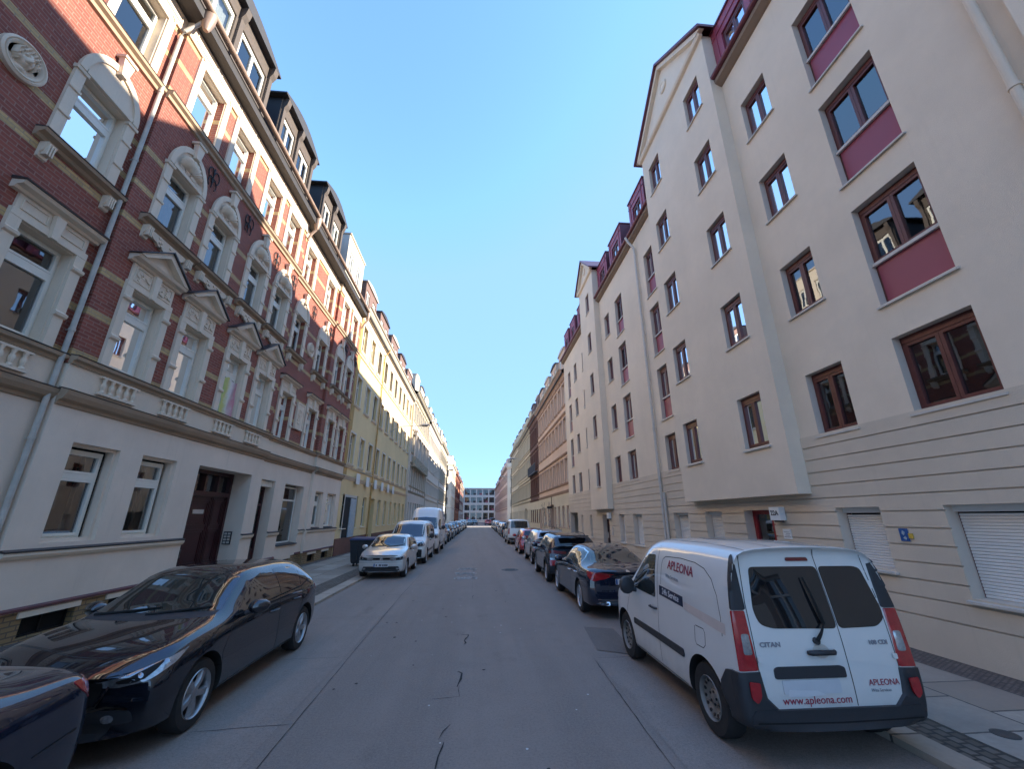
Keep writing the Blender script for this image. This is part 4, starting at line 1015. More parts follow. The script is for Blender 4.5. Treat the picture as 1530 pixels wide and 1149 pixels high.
# modern block closing the street
far = thing('office_block', 'modern pale office building with a grid of windows closing the end of the street', 'building', (5, 217, 0))
FF = Fr(0, 1, R(-0.001), (-18, 214)); 
class FrY:
    s = 1; rot = 0; x = 0; org = (0, 0)
    def __call__(s, u, v, w): return (u, 214 - w, v)
FF = FrY(); mb = MB(); ops = []
for i in range(17):
    for j in range(4):
        ops.append((-22 + i * 3.1 + .3, -22 + i * 3.1 + 2.8, 1.0 + j * 3.75 + (.6 if j else 0), 1.0 + j * 3.75 + 3.2))
mb.wall(FF, -22, 31, 0, 15.9, ops, 0, .5); part('front_wall', mb, 'concrete', far)
mb = MB()
for i in range(17):
    for j in range(4):
        a = -22 + i * 3.1 + .3; c = 1.0 + j * 3.75 + (.6 if j else 0); d = 1.0 + j * 3.75 + 3.2
        if -9 < a < 18: m2 = MB(); m2.box(FF, a + 1.2, a + 1.3, c, d, -.4, -.3); m2.box(FF, a, a + .06, c, d, -.4, -.3); m2.box(FF, a + 1.31, a + 2.49, c, c + .9, -.41, -.35); o = part('window', m2, 'maroon' if (i + j) % 5 == 0 else 'slate', far); m3 = MB(); m3.box(FF, a + .06, a + 2.5, c, d, -.46, -.44); obj('pane', m3, 'cglass', o)
mb = MB(); mb.box3(-22, 31, 214.6, 230, 0, 15.9); part('building_core', mb, 'cglass', far)
mb = MB(); mb.box3(-22, 31, 213.7, 230, 15.95, 16.3); part('roof', mb, 'sill', far)
for x0, y0, h, c in ((-14, 190, 6, 0), (-6, 208, 7, 1)): pass
# ================================================================== GROUND
def sheet(name, x0, x1, y0, y1, z, mat, sub=1):
    mb = MB(); mb.add([(x0, y0, z), (x1, y0, z), (x1, y1, z), (x0, y1, z)], [(0, 1, 2, 3)]); return struct(name, mb, mat)
sheet('ground', -900, 900, -300, 1500, -.03, 'asphalt2')
mb = MB()
mb.add([(-3.95, -12, 0), (4.12, -12, 0), (4.12, 98, 0), (-3.95, 98, 0)], [(0, 1, 2, 3)])
mb.add([(-3.95, 98, 0), (4.12, 98, 0), (5.3, 213, 0), (-3.2, 213, 0)], [(0, 1, 2, 3)])
struct('road', mb, 'asphalt')
sheet('side_road', -60, -3.951, 97.5, 111.5, -.004, 'asphalt2'); sheet('side_road', 4.121, 60, 95.5, 109.5, -.004, 'asphalt2')
sheet('parking_lane', -3.9, -2.02, -12, 97, .004, 'asphalt3'); sheet('parking_lane', 1.9, 4.1, -12, 7.22, .004, 'asphalt3')
def pave(x0, x1, y0, y1, z, mat, name='pavement'):
    mb = MB(); mb.box3(x0, x1, y0, y1, -.02, z); return struct(name, mb, mat)
for a, b, o in ((-12, 96.5, 0), (113, 206, .8)):
    pave(-4.3 + o, -3.95 + o, a, b, .064, 'kerb', 'kerb'); pave(-4.95 + o, -4.301 + o, a, b, .058, 'cobble'); pave(-7.45 + o, -4.951 + o, a, b, .062, 'slabL'); pave(-8.3 + o, -7.451 + o, a, b, .057, 'mosaic')
for a, b, o in ((-12, 93.3, 0), (112, 206, .8)):
    pave(4.12 + o, 4.42 + o, a, b, .064, 'kerb', 'kerb'); pave(4.421 + o, 4.85 + o, a, b, .057, 'cobble'); pave(4.851 + o, 6.57 + o, a, b, .062, 'slab'); pave(6.571 + o, 7.6 + o, a, b, .056, 'mosaic')
mb = MB(); mb.add([(-3.3, 93.5, .012), (4.6, 93.5, .012), (4.7, 100.5, .012), (-3.2, 100.5, .012)], [(0, 1, 2, 3)]); struct('sunlit_road_band', mb, 'kerb')  # pale band added for the sunlit road; its brightness is put into the colour
# joints, cracks and patches in the asphalt
def crack(P, w=.02, jit=.012, sd=1, mat='crack', z=.0065):
    q = random.Random(sd); pts = []
    for i in range(len(P) - 1):
        (x0, y0), (x1, y1) = P[i], P[i + 1]; n = max(2, int(math.hypot(x1 - x0, y1 - y0) / .12))
        for k in range(n): t = k / n; pts.append((x0 + (x1 - x0) * t + q.uniform(-jit, jit), y0 + (y1 - y0) * t + q.uniform(-jit, jit)))
    pts.append(P[-1]); mb = MB(); vs = []
    for i, (x, y) in enumerate(pts):
        a = pts[max(0, i - 1)]; b = pts[min(len(pts) - 1, i + 1)]; d = math.hypot(b[0] - a[0], b[1] - a[1]) or 1
        nx, ny = -(b[1] - a[1]) / d, (b[0] - a[0]) / d; ww = w * .62 * q.uniform(.35, 1) * (.25 if i in (0, len(pts) - 1) else 1)
        vs += [(x + nx * ww / 2, y + ny * ww / 2, z), (x - nx * ww / 2, y - ny * ww / 2, z)]
    mb.add(vs, [(2 * i, 2 * i + 1, 2 * i + 3, 2 * i + 2) for i in range(len(pts) - 1)]); struct('road_crack', mb, mat)
crack([(-1.8, 2), (-1.95, 8), (-2.06, 13), (-2.1, 24)], .016, .004, 2); crack([(-2.1, 24), (-2.15, 60)], .012, .004, 3)
crack([(1.72, 2), (1.8, 5), (1.88, 7.2)], .02, .004, 4); crack([(1.88, 7.2), (2.9, 7.25)], .016, .004, 5); crack([(-1.86, 5.4), (-2.9, 5.3)], .016, .01, 6)
crack([(-2.0, 7.6), (-3.6, 7.5)], .014, .01, 7)
crack([(-.33, 3.6), (-.3, 4.3), (-.26, 4.9)], .035, .02, 8); crack([(-.32, 4.95), (-.22, 5.25)], .03, .02, 9); crack([(-.2, 6.25), (-.15, 6.75), (-.22, 6.8)], .06, .03, 10); crack([(-.5, 5.9), (-.15, 5.95), (-.17, 6.3)], .02, .015, 11)
crack([(-.15, 8.1), (-.1, 8.7), (-.24, 8.75)], .06, .03, 12); crack([(-.05, 12.2), (-.04, 12.8)], .03, .02, 13)
crack([(-2.0, 23.1), (2.3, 23.2)], .035, .004, 14); crack([(-.08, 13), (-.05, 23)], .006, .01, 15); crack([(-3.8, 10.2), (-2.2, 10.4)], .012, .02, 16)
def blotch(x, y, rx, ry, mat, name, sd, z=.0055, n=18, j=.25):
    q = random.Random(sd); mb = MB(); mb.add([(x + rx * math.cos(2 * math.pi * i / n) * (1 + q.uniform(-j, j)), y + ry * math.sin(2 * math.pi * i / n) * (1 + q.uniform(-j, j)), z) for i in range(n)], [tuple(range(n))]); return struct(name, mb, mat)
mb = MB(); mb.add([(2.05, 7.6, .0085), (2.62, 7.3, .0085), (2.75, 8.9, .0085), (2.2, 9.1, .0085)], [(0, 1, 2, 3)]); struct('asphalt_patch', mb, 'asphalt2')
q = random.Random(3); mb = MB()
for i in range(230):
    row = q.choice([16.2, 17.4, 17.5, 18.9, 19.0]); x, y = q.uniform(-.75, .05), row + q.uniform(-.22, .22); r = q.uniform(.01, .045)
    mb.add([(x + r * q.uniform(.6, 1.6) * math.cos(t), y + 2.2 * r * q.uniform(.6, 1.3) * math.sin(t), .0065) for t in [k * 1.05 for k in range(6)]], [tuple(range(6))])
struct('paint_splashes', mb, 'paintw')
mb = MB()
for i in range(38):
    x, y = q.uniform(-1.9, 1.9), q.uniform(3.2, 20); r = q.uniform(.006, .016)
    mb.add([(x + r * math.cos(t), y + r * q.uniform(.7, 1.6) * math.sin(t), .0068) for t in [k * 1.05 for k in range(6)]], [tuple(range(6))])
struct('litter_specks', mb, 'paintw')
mb = MB()
for i in range(22):
    x, y = q.uniform(-3.6, 1.9), q.uniform(3.2, 14); r = q.uniform(.012, .03)
    mb.add([(x + r * math.cos(t) * q.uniform(.6, 1.4), y + r * q.uniform(.7, 1.6) * math.sin(t), .0072) for t in [k * 1.05 for k in range(6)]], [tuple(range(6))])
struct('tar_spots', mb, 'crack')
mh = MB(); mh.lathe((1.45, 18.5, 0), [(.36, -.01), (.36, .008), (.32, .009), (.31, .004), (.29, .004), (.285, .009), (.001, .009)], 32)
for i in range(5): mh.box3(1.45 - .2, 1.45 + .2, 18.34 + i * .08, 18.37 + i * .08, .009, .013)
tag(obj('manhole_cover', mh, 'cast'), 'round cast iron manhole cover in the asphalt right of the white paint splashes', 'manhole cover')
mh = MB(); mh.lathe((5.25, 4.45, .055), [(.11, -.01), (.11, .012), (.09, .014), (.001, .012)], 20); tag(obj('water_valve_cap', mh, 'cast'), 'small oval iron cap in a granite slab behind the white van', 'valve cap')

# ================================================================== CARS
def interp(tab, y):
    """monotone-ish cubic through (y,value) pairs"""
    n = len(tab)
    if y <= tab[0][0]: return tab[0][1]
    if y >= tab[-1][0]: return tab[-1][1]
    for i in range(n - 1):
        if tab[i][0] <= y <= tab[i + 1][0]: break
    d = [(tab[k + 1][1] - tab[k][1]) / (tab[k + 1][0] - tab[k][0]) for k in range(n - 1)]
    def sl(k):
        if k == 0: return d[0]
        if k == n - 1: return d[-1]
        return 0 if d[k - 1] * d[k] <= 0 else 2 * d[k - 1] * d[k] / (d[k - 1] + d[k])
    h = tab[i + 1][0] - tab[i][0]; t = (y - tab[i][0]) / h; a, b = sl(i) * h, sl(i + 1) * h; p, q = tab[i][1], tab[i + 1][1]
    return p * (2 * t ** 3 - 3 * t * t + 1) + a * (t ** 3 - 2 * t * t + t) + q * (-2 * t ** 3 + 3 * t * t) + b * (t ** 3 - t * t)
def car_body(sp):
    L2, nst = sp['L'] / 2, 40
    ys = [-L2 + sp['L'] * (.5 - .5 * math.cos(math.pi * i / (nst - 1))) * .5 + sp['L'] * .5 * i / (nst - 1) for i in range(nst)]
    bm = bmesh.new(); rows = []
    for y in ys:
        T, B, W, Rf, zb = (interp(sp[k], y) for k in ('top', 'belt', 'wid', 'rw', 'bot'))
        B = min(B, T - .035); g = T - B
        tall = min(1, max(0, (g - .1) / .25))
        z1 = zb + .07; z4 = max(zb + .3, sp.get('crease', .62)); z4 = min(z4, B - .06)
        er = T - min(sp.get('er', .085), .4 * g)
        pts = [(0, zb), (W * .72, zb), (W * .95, zb + .03), (W * .985, z1 + .02), (W * .998, (z1 + z4) / 2), (W, z4), (W * .985, (z4 + B) / 2 + .02), (W * sp.get('sh', .955), B),
               (None, None), (Rf, er), (Rf * .88, T - .35 * (T - er)), (Rf * .5, T - .10 * (T - er)), (0, T)]
        sx, sz = pts[7]; rx, rz = pts[9]; pts[8] = (sx + (rx - sx) * .46 + .026 * tall, sz + (rz - sz) * .5)
        row = []
        for x, z in pts:
            yy = y
            ef = max(0, 1 - (L2 - y) / sp.get('fr', .55)); er_ = max(0, 1 - (y + L2) / sp.get('rr', .45))
            if ef > 0: yy -= interp(sp['nose'], z) * ef ** 1.5
            if er_ > 0: yy += interp(sp['tailp'], z) * er_ ** 1.5
            if ef > 0: yy -= sp.get('fcurve', .16) * (x / W) ** 2 * ef
            if er_ > 0: yy += sp.get('rcurve', .10) * (x / W) ** 2 * er_
            bl = sum(.016 * math.exp(-((y - c) / .30) ** 2) for c in (sp['ry'], sp['fy'])) * max(0, min(1, (1.0 - z) / .35)) * (x > W * .9)
            row.append((x + bl, yy, z))
        rows.append(row)
    n = len(rows[0]); V = []
    for row in rows:
        ring_ = [bm.verts.new((x, y, z)) for x, y, z in row] + [bm.verts.new((-x, y, z)) for x, y, z in row[-2:0:-1]]
        V.append(ring_)
    m = len(V[0])
    for i in range(len(V) - 1):
        for j in range(m): bm.faces.new((V[i][j], V[i][(j + 1) % m], V[i + 1][(j + 1) % m], V[i + 1][j]))
    for ring_, fl in ((V[0], 1), (V[-1], 0)):
        for k in range(0, n - 1):
            a, b = ring_[k], ring_[k + 1]; c, d = ring_[(m - k - 1) % m], ring_[(m - k) % m]
            vs = [a, b, c, d]; u = []
            for v in vs:
                if v not in u: u.append(v)
            if len(u) > 2: bm.faces.new(u if not fl else u[::-1])
    bmesh.ops.recalc_face_normals(bm, faces=bm.faces)
    me = bpy.data.meshes.new('body'); bm.to_mesh(me); bm.free()
    me.materials.append(M['P_white']); me.materials.append(M['hub'])
    o = bpy.data.objects.new('tmp', me); COL.objects.link(o)
    s = o.modifiers.new('s', 'SUBSURF'); s.levels = 1; s.render_levels = 1
    cutters = []
    for y in (sp['ry'], sp['fy']):
        bm = bmesh.new(); ra = sp['wr'] + sp.get('gap', .055)
        for sx in (-1, 1):
            bmesh.ops.create_cone(bm, cap_ends=True, segments=40, radius1=ra, radius2=ra, depth=.34, matrix=Matrix.Translation((sx * (sp['W'] / 2 - .09), y, sp['wr'])) @ Matrix.Rotation(R(90), 4, 'Y'))
        cm = bpy.data.meshes.new('c'); bm.to_mesh(cm); bm.free(); cm.materials.append(M['hub'])
        co = bpy.data.objects.new('c', cm); COL.objects.link(co); cutters.append(co)
        b = o.modifiers.new('b', 'BOOLEAN'); b.operation = 'DIFFERENCE'; b.object = co; b.solver = 'EXACT'
        try: b.material_mode = 'TRANSFER'
        except Exception: pass
    bpy.context.view_layer.update()
    dg = bpy.context.evaluated_depsgraph_get(); ev = o.evaluated_get(dg); me2 = bpy.data.meshes.new_from_object(ev)
    me2.name = 'body'
    for c in cutters: bpy.data.objects.remove(c)
    bpy.data.objects.remove(o); smoothme(me2, 38)
    bvh = BVHTree.FromPolygons([v.co for v in me2.vertices], [tuple(p.vertices) for p in me2.polygons])
    return me2, bvh
PROJ = {'L': ((-3, 0, 0), (0, 1, 0), (0, 0, 1), (1, 0, 0)), 'R': ((3, 0, 0), (0, 1, 0), (0, 0, 1), (-1, 0, 0)),
        'B': ((0, -5, 0), (1, 0, 0), (0, 0, 1), (0, 1, 0)), 'F': ((0, 5, 0), (1, 0, 0), (0, 0, 1), (0, -1, 0)), 'T': ((0, 0, 4), (1, 0, 0), (0, 1, 0), (0, 0, -1))}
q2 = 2 ** -.5
PROJ.update(BL=((-4, -4, 0), (q2, -q2, 0), (0, 0, 1), (q2, q2, 0)), BR=((4, -4, 0), (-q2, -q2, 0), (0, 0, 1), (-q2, q2, 0)), FL=((-4, 4, 0), (q2, q2, 0), (0, 0, 1), (q2, -q2, 0)), FR=((4, 4, 0), (-q2, q2, 0), (0, 0, 1), (-q2, -q2, 0)))
def rounded(P, r, n=4):
    out = []; N = len(P)
    for i in range(N):
        p, a, b = Vector(P[i]), Vector(P[i - 1]), Vector(P[(i + 1) % N]); rr = min(r, (a - p).length * .45, (b - p).length * .45)
        s, e = p + (a - p).normalized() * rr, p + (b - p).normalized() * rr
        for k in range(n + 1):
            t = k / n; out.append(tuple(s * (1 - t) ** 2 + p * 2 * t * (1 - t) + e * t * t))
    return out
def patch(bvh, pr, poly, off=.004, cell=.07, edge=.012, r=0.0, mb=None):
    mb = mb or MB(); o, ua, va, d = (Vector(x) for x in PROJ[pr])
    if r: poly = rounded(poly, r)
    bm = bmesh.new(); f = bm.faces.new([bm.verts.new((u, v, 0)) for u, v in poly])
    us = [p[0] for p in poly]; vs = [p[1] for p in poly]
    for k, (lo, hi) in enumerate(((min(us), max(us)), (min(vs), max(vs)))):
        n = int((hi - lo) / cell)
        for i in range(1, n + 1):
            c = lo + (hi - lo) * i / (n + 1); no = (1, 0, 0) if k == 0 else (0, 1, 0); co = (c, 0, 0) if k == 0 else (0, c, 0)
            bmesh.ops.bisect_plane(bm, geom=bm.verts[:] + bm.edges[:] + bm.faces[:], plane_co=co, plane_no=no)
    last = None
    P = {}; nohit = []
    for v in bm.verts:
        pt = o + ua * v.co.x + va * v.co.y; hit = bvh.ray_cast(pt, d)
        if hit[0] is not None:
            P[v] = hit[0] - d * off if hit[1].dot(d) > -.3 else hit[0] - d * off * 1.0; last = P[v]
        else: nohit.append((v, pt))
    for v, pt in nohit:
        q = bvh.find_nearest(pt + d * ((last - pt).dot(d) if last else 2)); P[v] = q[0] - d * off
    bed = [e for e in bm.edges if len(e.link_faces) == 1]; idx = {}; out = []
    for v in bm.verts: idx[v] = len(out); out.append(P[v])
    fs = [tuple(idx[v] for v in f.verts) for f in bm.faces]
    if edge:
        bi = {}
        for e in bed:
            for v in e.verts:
                if v not in bi: bi[v] = len(out); out.append(P[v] + d * edge)
            fs.append((idx[e.verts[0]], idx[e.verts[1]], bi[e.verts[1]], bi[e.verts[0]]))
    bm.free(); mb.add(out, fs); return mb
def ribbon(bvh, pr, P, w=.008, off=.0015, mb=None, step=.06):
    mb = mb or MB(); o, ua, va, d = (Vector(x) for x in PROJ[pr]); pts = []
    for i in range(len(P) - 1):
        a, b = Vector(P[i]), Vector(P[i + 1]); n = max(1, int((b - a).length / step))
        pts += [a + (b - a) * k / n for k in range(n)]
    pts.append(Vector(P[-1])); vs = []
    prev = None
    for i, p in enumerate(pts):
        t = (pts[min(i + 1, len(pts) - 1)] - pts[max(i - 1, 0)]).normalized(); nn = Vector((-t.y, t.x)) * w / 2
        for q in (p + nn, p - nn):
            pt = o + ua * q.x + va * q.y; h = bvh.ray_cast(pt, d); 
            vs.append((h[0] - d * off) if h[0] is not None else (bvh.find_nearest(pt)[0] - d * off))
    mb.add(vs, [(2 * i, 2 * i + 1, 2 * i + 3, 2 * i + 2) for i in range(len(pts) - 1)]); return mb
def textp(bvh, pr, s, size, u, v, off=.004, bold=0, sx=1, rot=0):
    o, ua, va, d = (Vector(x) for x in PROJ[pr]); vs, fs = text(s, size, bold, sx=sx); out = []
    sg = -1 if pr in ('L', 'F') else 1
    for x, y, z in vs:
        xx = x * math.cos(rot) - y * math.sin(rot); yy = x * math.sin(rot) + y * math.cos(rot)
        pt = o + ua * (u + xx * sg) + va * (v + yy); h = bvh.ray_cast(pt, d); p = h[0] if h[0] is not None else bvh.find_nearest(pt)[0]; out.append(p - d * (off + max(0, z)))
    mb = MB(); mb.add(out, fs); return mb
def wheel_meshes(r, w, kind):
    """local: axle along X, outer face towards +X"""
    key = ('wheel', r, w, kind)
    def mk():
        rim = r * (.70 if kind != 'steel' else .62); t = MB()
        pr = [(rim * .96, -w / 2), (rim + .012, -w / 2), (r * .93, -w / 2 + .004), (r * .985, -w / 2 + .03), (r, -w / 2 + .05), (r, w / 2 - .05), (r * .985, w / 2 - .03), (r * .93, w / 2 - .004), (rim + .012, w / 2), (rim * .96, w / 2 - .006)]
        t.lathe((0, 0, 0), pr, 40, 'X', (0, 0))
        h = MB(); h.lathe((0, 0, 0), [(rim * .99, w / 2 - .01), (rim * .95, w / 2 + .004), (rim * .90, w / 2 - .01), (rim * .88, w / 2 - .06), (rim * .93, -w / 2)], 40, 'X', (0, 0))
        b = MB(); b.lathe((0, 0, 0), [(rim * .92, w / 2 - .10), (rim * .5, w / 2 - .095), (.001, w / 2 - .095)], 32, 'X', (0, 1))
        if kind == 'steel':
            N = 40; R1, R2 = rim * .88, rim * .60
            pr2 = [(R1, w / 2 - .055), (rim * .82, w / 2 - .03), (rim * .66, w / 2 - .045), (rim * .42, w / 2 - .07), (rim * .34, w / 2 - .045), (rim * .2, w / 2 - .04), (.001, w / 2 - .03)]
            h.lathe((0, 0, 0), pr2, 40, 'X', (0, 1))
            for i in range(14):
                a = 2 * math.pi * i / 14; c = (math.cos(a) * rim * .74, math.sin(a) * rim * .74)
                b.lathe((w / 2 - .036, c[0], c[1]), [(.016, -.01), (.016, .006), (.001, .006)], 8, 'X')
            for i in range(5):
                a = 2 * math.pi * i / 5; b.lathe((w / 2 - .05, math.cos(a) * rim * .28, math.sin(a) * rim * .28), [(.012, -.01), (.012, .018), (.001, .018)], 6, 'X')
        else:
            N = {'five': 5, 'ten': 10, 'seven': 7, 'cover': 9}[kind]; wd = {5: .2, 10: .09, 7: .13, 9: .16}[N]
            for i in range(N):
                a = 2 * math.pi * i / N + .2; vs = []
                for rr, hw, x in ((rim * .16, wd * 1.1, w / 2 - .028), (rim * .5, wd * .8, w / 2 - .012), (rim * .92, wd * 1.15, w / 2 - .02)):
                    for s in (-1, 1):
                        for dx, k in ((0, .62), (-.04, 1)):
                            th = s * hw * rim * k; vs.append((x + dx, rr * math.cos(a) - th * math.sin(a), rr * math.sin(a) + th * math.cos(a)))
                fs = []
                for q in range(2):
                    o = q * 4; fs += [(o, o + 4, o + 6, o + 2), (o + 1, o, o + 4, o + 5)[::-1] if 0 else (o + 1, o + 5, o + 4, o), (o + 2, o + 6, o + 7, o + 3)]
                h.add(vs, fs)
            h.lathe((0, 0, 0), [(rim * .22, w / 2 - .06), (rim * .22, w / 2 - .022), (rim * .1, w / 2 - .012), (.001, w / 2 - .012)], 16, 'X')
            b.lathe((0, 0, 0), [(rim * .6, w / 2 - .09), (rim * .6, w / 2 - .075), (.001, w / 2 - .075)], 24, 'X')
        return t.mesh('tyre', True, 40), h.mesh('rim', True, 35), b.mesh('brake', True, 35)
    return cached(key, mk)
def mir(P): return [(-u, v) for u, v in P]
PROTO = {}
def make_car(kind, name, label, cat, paint, loc, rz, group='cars parked along the kerb'):
    sp = SPEC[kind]; t = thing(name, label, cat, loc, rz, group)
    if kind not in PROTO:
        me, bvh = car_body(sp); PROTO[kind] = dict(body=me, parts=[], bvh=bvh)
        PROTO[kind]['parts'] = [x for y in sp['parts'](sp, bvh) for x in (y if isinstance(y, list) else [y])]
        W = sp['W']; m = MB(); hw = []
        PROTO[kind]['mirror'] = []
        for s in (-1, 1):
            mx, my, mz = sp['mirror']; mb = MB(); pr = []
            # rounded housing as a lofted pod with a glass face and a foot
            pts = [(-.085, .55), (-.06, .92), (0, 1.0), (.05, .85), (.085, .35)]
            vs = []
            for dy, k in pts:
                for i in range(12):
                    a = 2 * math.pi * i / 12; vs.append((s * (mx + .115 * k * math.cos(a) * 1.05), my + dy - .02 * math.cos(a) , mz + .075 * k * math.sin(a) * (1.15 if sp.get('bigm') is None else 1.7)))
            mb.add(vs, [(j * 12 + i, j * 12 + (i + 1) % 12, (j + 1) * 12 + (i + 1) % 12, (j + 1) * 12 + i) for j in range(4) for i in range(12)] + [tuple(range(12)), tuple(48 + i for i in range(12))])
            PROTO[kind]['mirror'].append(mb.mesh('mirror', True, 50))
            f = MB(); f.tube([(s * (mx - .2), my + .02, mz - .08), (s * (mx - .05), my, mz - .06)], [.035, .025], 8); PROTO[kind]['mirror'].append(f.mesh('mirror_foot', True))
    pk = PROTO[kind]; P = M[paint]
    def link(nm, me, mat=None, parent=None):
        o = bpy.data.objects.new(nm, me); COL.objects.link(o); o.parent = parent or t
        if mat is not None:
            if not me.materials: me.materials.append(mat)
            o.material_slots[0].link = 'OBJECT'; o.material_slots[0].material = mat
        return o
    b = link('body', pk['body'], P)
    for nm, me, mat, sub in pk['parts']:
        o = link(nm, me, P if mat == 'PAINT' else M[mat])
        for nm2, me2, mat2 in sub: link(nm2, me2, P if mat2 == 'PAINT' else M[mat2], o)
    mm = pk['mirror']
    for i in (0, 2):
        o = link('mirror', mm[i], M['plastic'] if sp.get('pm') else P); link('mirror_foot', mm[i + 1], M['plastic'], o)
    ty, ri, br = wheel_meshes(sp['wr'], sp.get('tw', .205), sp['rim'])
    for y in (sp['ry'], sp['fy']):
        for s in (-1, 1):
            w = bpy.data.objects.new('wheel', ty); COL.objects.link(w); w.parent = t
            if not ty.materials: ty.materials.append(M['rubber']); ri.materials.append(M[sp.get('rimmat', 'alloy')]); br.materials.append(M['hub'])
            w.location = (s * (sp['W'] / 2 - sp.get('tw', .205) / 2 - .022), y, sp['wr']); w.rotation_euler = (rnd.uniform(0, 6), 0, 0 if s > 0 else math.pi)
            for nm, me in (('rim', ri), ('brake_disc', br)):
                o = bpy.data.objects.new(nm, me); COL.objects.link(o); o.parent = w
    return t
def pmesh(nm, mb, mat, sub=(), smooth=True, ang=50):
    if isinstance(mb, list):
        return [pmesh(nm, m, mat, [(a, b[i] if isinstance(b, list) else b, c) for a, b, c in sub], smooth, ang) for i, m in enumerate(mb)]
    return (nm, mb.mesh(nm, smooth, ang), mat, [(a, q.mesh(a, smooth, ang), c) for a, b, c in sub for q in (b if isinstance(b, list) else [b])])
def join(*mbs):
    if all(isinstance(m, list) for m in mbs): return [join(*z) for z in zip(*mbs)]
    r = MB()
    for m in mbs: r.add(m.v, m.f)
    return r
# every paired fitting is built as [right, left], each a mesh of its own
def both(bvh, poly, **k): return [patch(bvh, 'R', poly, **k), patch(bvh, 'L', poly, **k)]
def bothf(bvh, pr, poly, **k): return [patch(bvh, pr, poly, **k), patch(bvh, pr, mir(poly), **k)]
def corner(bvh, pr, poly, **k): return [patch(bvh, pr + 'R', poly, **k), patch(bvh, pr + 'L', poly, **k)]
def seams(bvh, side=(), front=(), rear=(), top=()):
    r = MB()
    for P in side: ribbon(bvh, 'L', P, mb=r); ribbon(bvh, 'R', P, mb=r)
    for P in front: ribbon(bvh, 'F', P, mb=r)
    for P in rear: ribbon(bvh, 'B', P, mb=r)
    for P in top: ribbon(bvh, 'T', P, mb=r)
    return r
def handles(bvh, lst, mat='PAINT'):
    out = []
    for y, z in lst:
        for s, pr in ((-1, 'L'), (1, 'R')):
            mb = MB()
            h = bvh.ray_cast(Vector((s * 3, y, z)), Vector((-s, 0, 0)))[0]
            mb.tube([(h.x - s * .01, y - .10, z), (h.x + s * .03, y - .08, z + .004), (h.x + s * .036, y, z + .006), (h.x + s * .03, y + .08, z + .004), (h.x - s * .01, y + .10, z)], [.012, .015, .016, .015, .012], 8)
            out.append(pmesh('door_handle', mb, mat))
    return out
def wiper(bvh, pr, a, b):
    mb = MB(); o, ua, va, d = (Vector(x) for x in PROJ[pr]); P = []
    for i in range(9):
        t = i / 8; u = a[0] + (b[0] - a[0]) * t; v = a[1] + (b[1] - a[1]) * t; h = bvh.ray_cast(o + ua * u + va * v, d)[0]
        if h is not None: P.append(h - d * (.028 + .012 * math.sin(math.pi * t)))
    mb.tube(P, [.018 - .012 * i / len(P) for i in range(len(P))], 6); return mb
def plate(bvh, pr, u, v, txt='L  AP 108', w=.52, tm='ink'):
    q = patch(bvh, pr, [(u - w / 2, v - .056), (u + w / 2, v - .056), (u + w / 2, v + .056), (u - w / 2, v + .056)], off=.014, r=.012)
    sg = -1 if pr == 'F' else 1; e = sorted((u - sg * w / 2 + sg * .004, u - sg * (w / 2 - .045)))
    bl = patch(bvh, pr, [(e[0], v - .052), (e[1], v - .052), (e[1], v + .052), (e[0], v + .052)], off=.0155, edge=.001)
    blocks = join(*[patch(bvh, pr, [(u + sg * a - .018, v - .033), (u + sg * a + .018, v - .033), (u + sg * a + .018, v + .033), (u + sg * a - .018, v + .033)], off=.0165, edge=.001, r=.008) for a in (-.16, -.05, .0, .07, .12, .17, .215)])
    return pmesh('number_plate', q, 'plate', (('country_strip', bl, 'blue'), ('plate_characters', blocks, tm)))
# ------------------------------------------------------------------ car shapes
def front_end(bvh, hl, gr, low, fog=None, plz=.42, txt='L  XT 2740', grm='seam', chrome=None, hlside=None):
    out = []
    q = corner(bvh, 'F', hl, off=.007, r=.02, cell=.05)
    pts = [(sum(p[0] for p in hl) / len(hl), sum(p[1] for p in hl) / len(hl))]
    c = pts[0]; inn = [(c[0] + (u - c[0]) * .45, c[1] + (v - c[1]) * .62) for u, v in hl]
    out.append(pmesh('headlight', q, 'lens', (('reflector', corner(bvh, 'F', inn, off=.012, r=.02), 'seam'), ('bulb', corner(bvh, 'F', [(c[0] + .02 * math.cos(a), c[1] + .02 * math.sin(a)) for a in [k * .785 for k in range(8)]], off=.016), 'lens'))))
    out.append(pmesh('grille', patch(bvh, 'F', gr, off=.004, r=.02), grm))
    if chrome: out.append(pmesh('grille_bar', ribbon(bvh, 'F', chrome, w=.018, off=.014), 'chrome'))
    out.append(pmesh('lower_intake', patch(bvh, 'F', low, off=.006, r=.03, cell=.05), 'rubber'))
    if fog: out.append(pmesh('fog_lamp', bothf(bvh, 'F', fog, off=.01, r=.02), 'lens'))
    out.append(plate(bvh, 'F', 0, plz, txt))
    out.append(pmesh('emblem', patch(bvh, 'F', [(.055 * math.cos(a), gr[0][1] * .5 + gr[2][1] * .5 + .055 * math.sin(a)) for a in [k * .524 for k in range(12)]], off=.02), 'chrome'))
    return out
def lower_trim(bvh, sp, z=.3, mat='plastic'):
    L2 = sp['L'] / 2; r, f, a = sp['ry'], sp['fy'], sp['wr'] + .07
    return pmesh('side_sill', both(bvh, [(r + a, .19), (f - a, .19), (f - a, z), (r + a, z)], off=.006, edge=.02), mat)
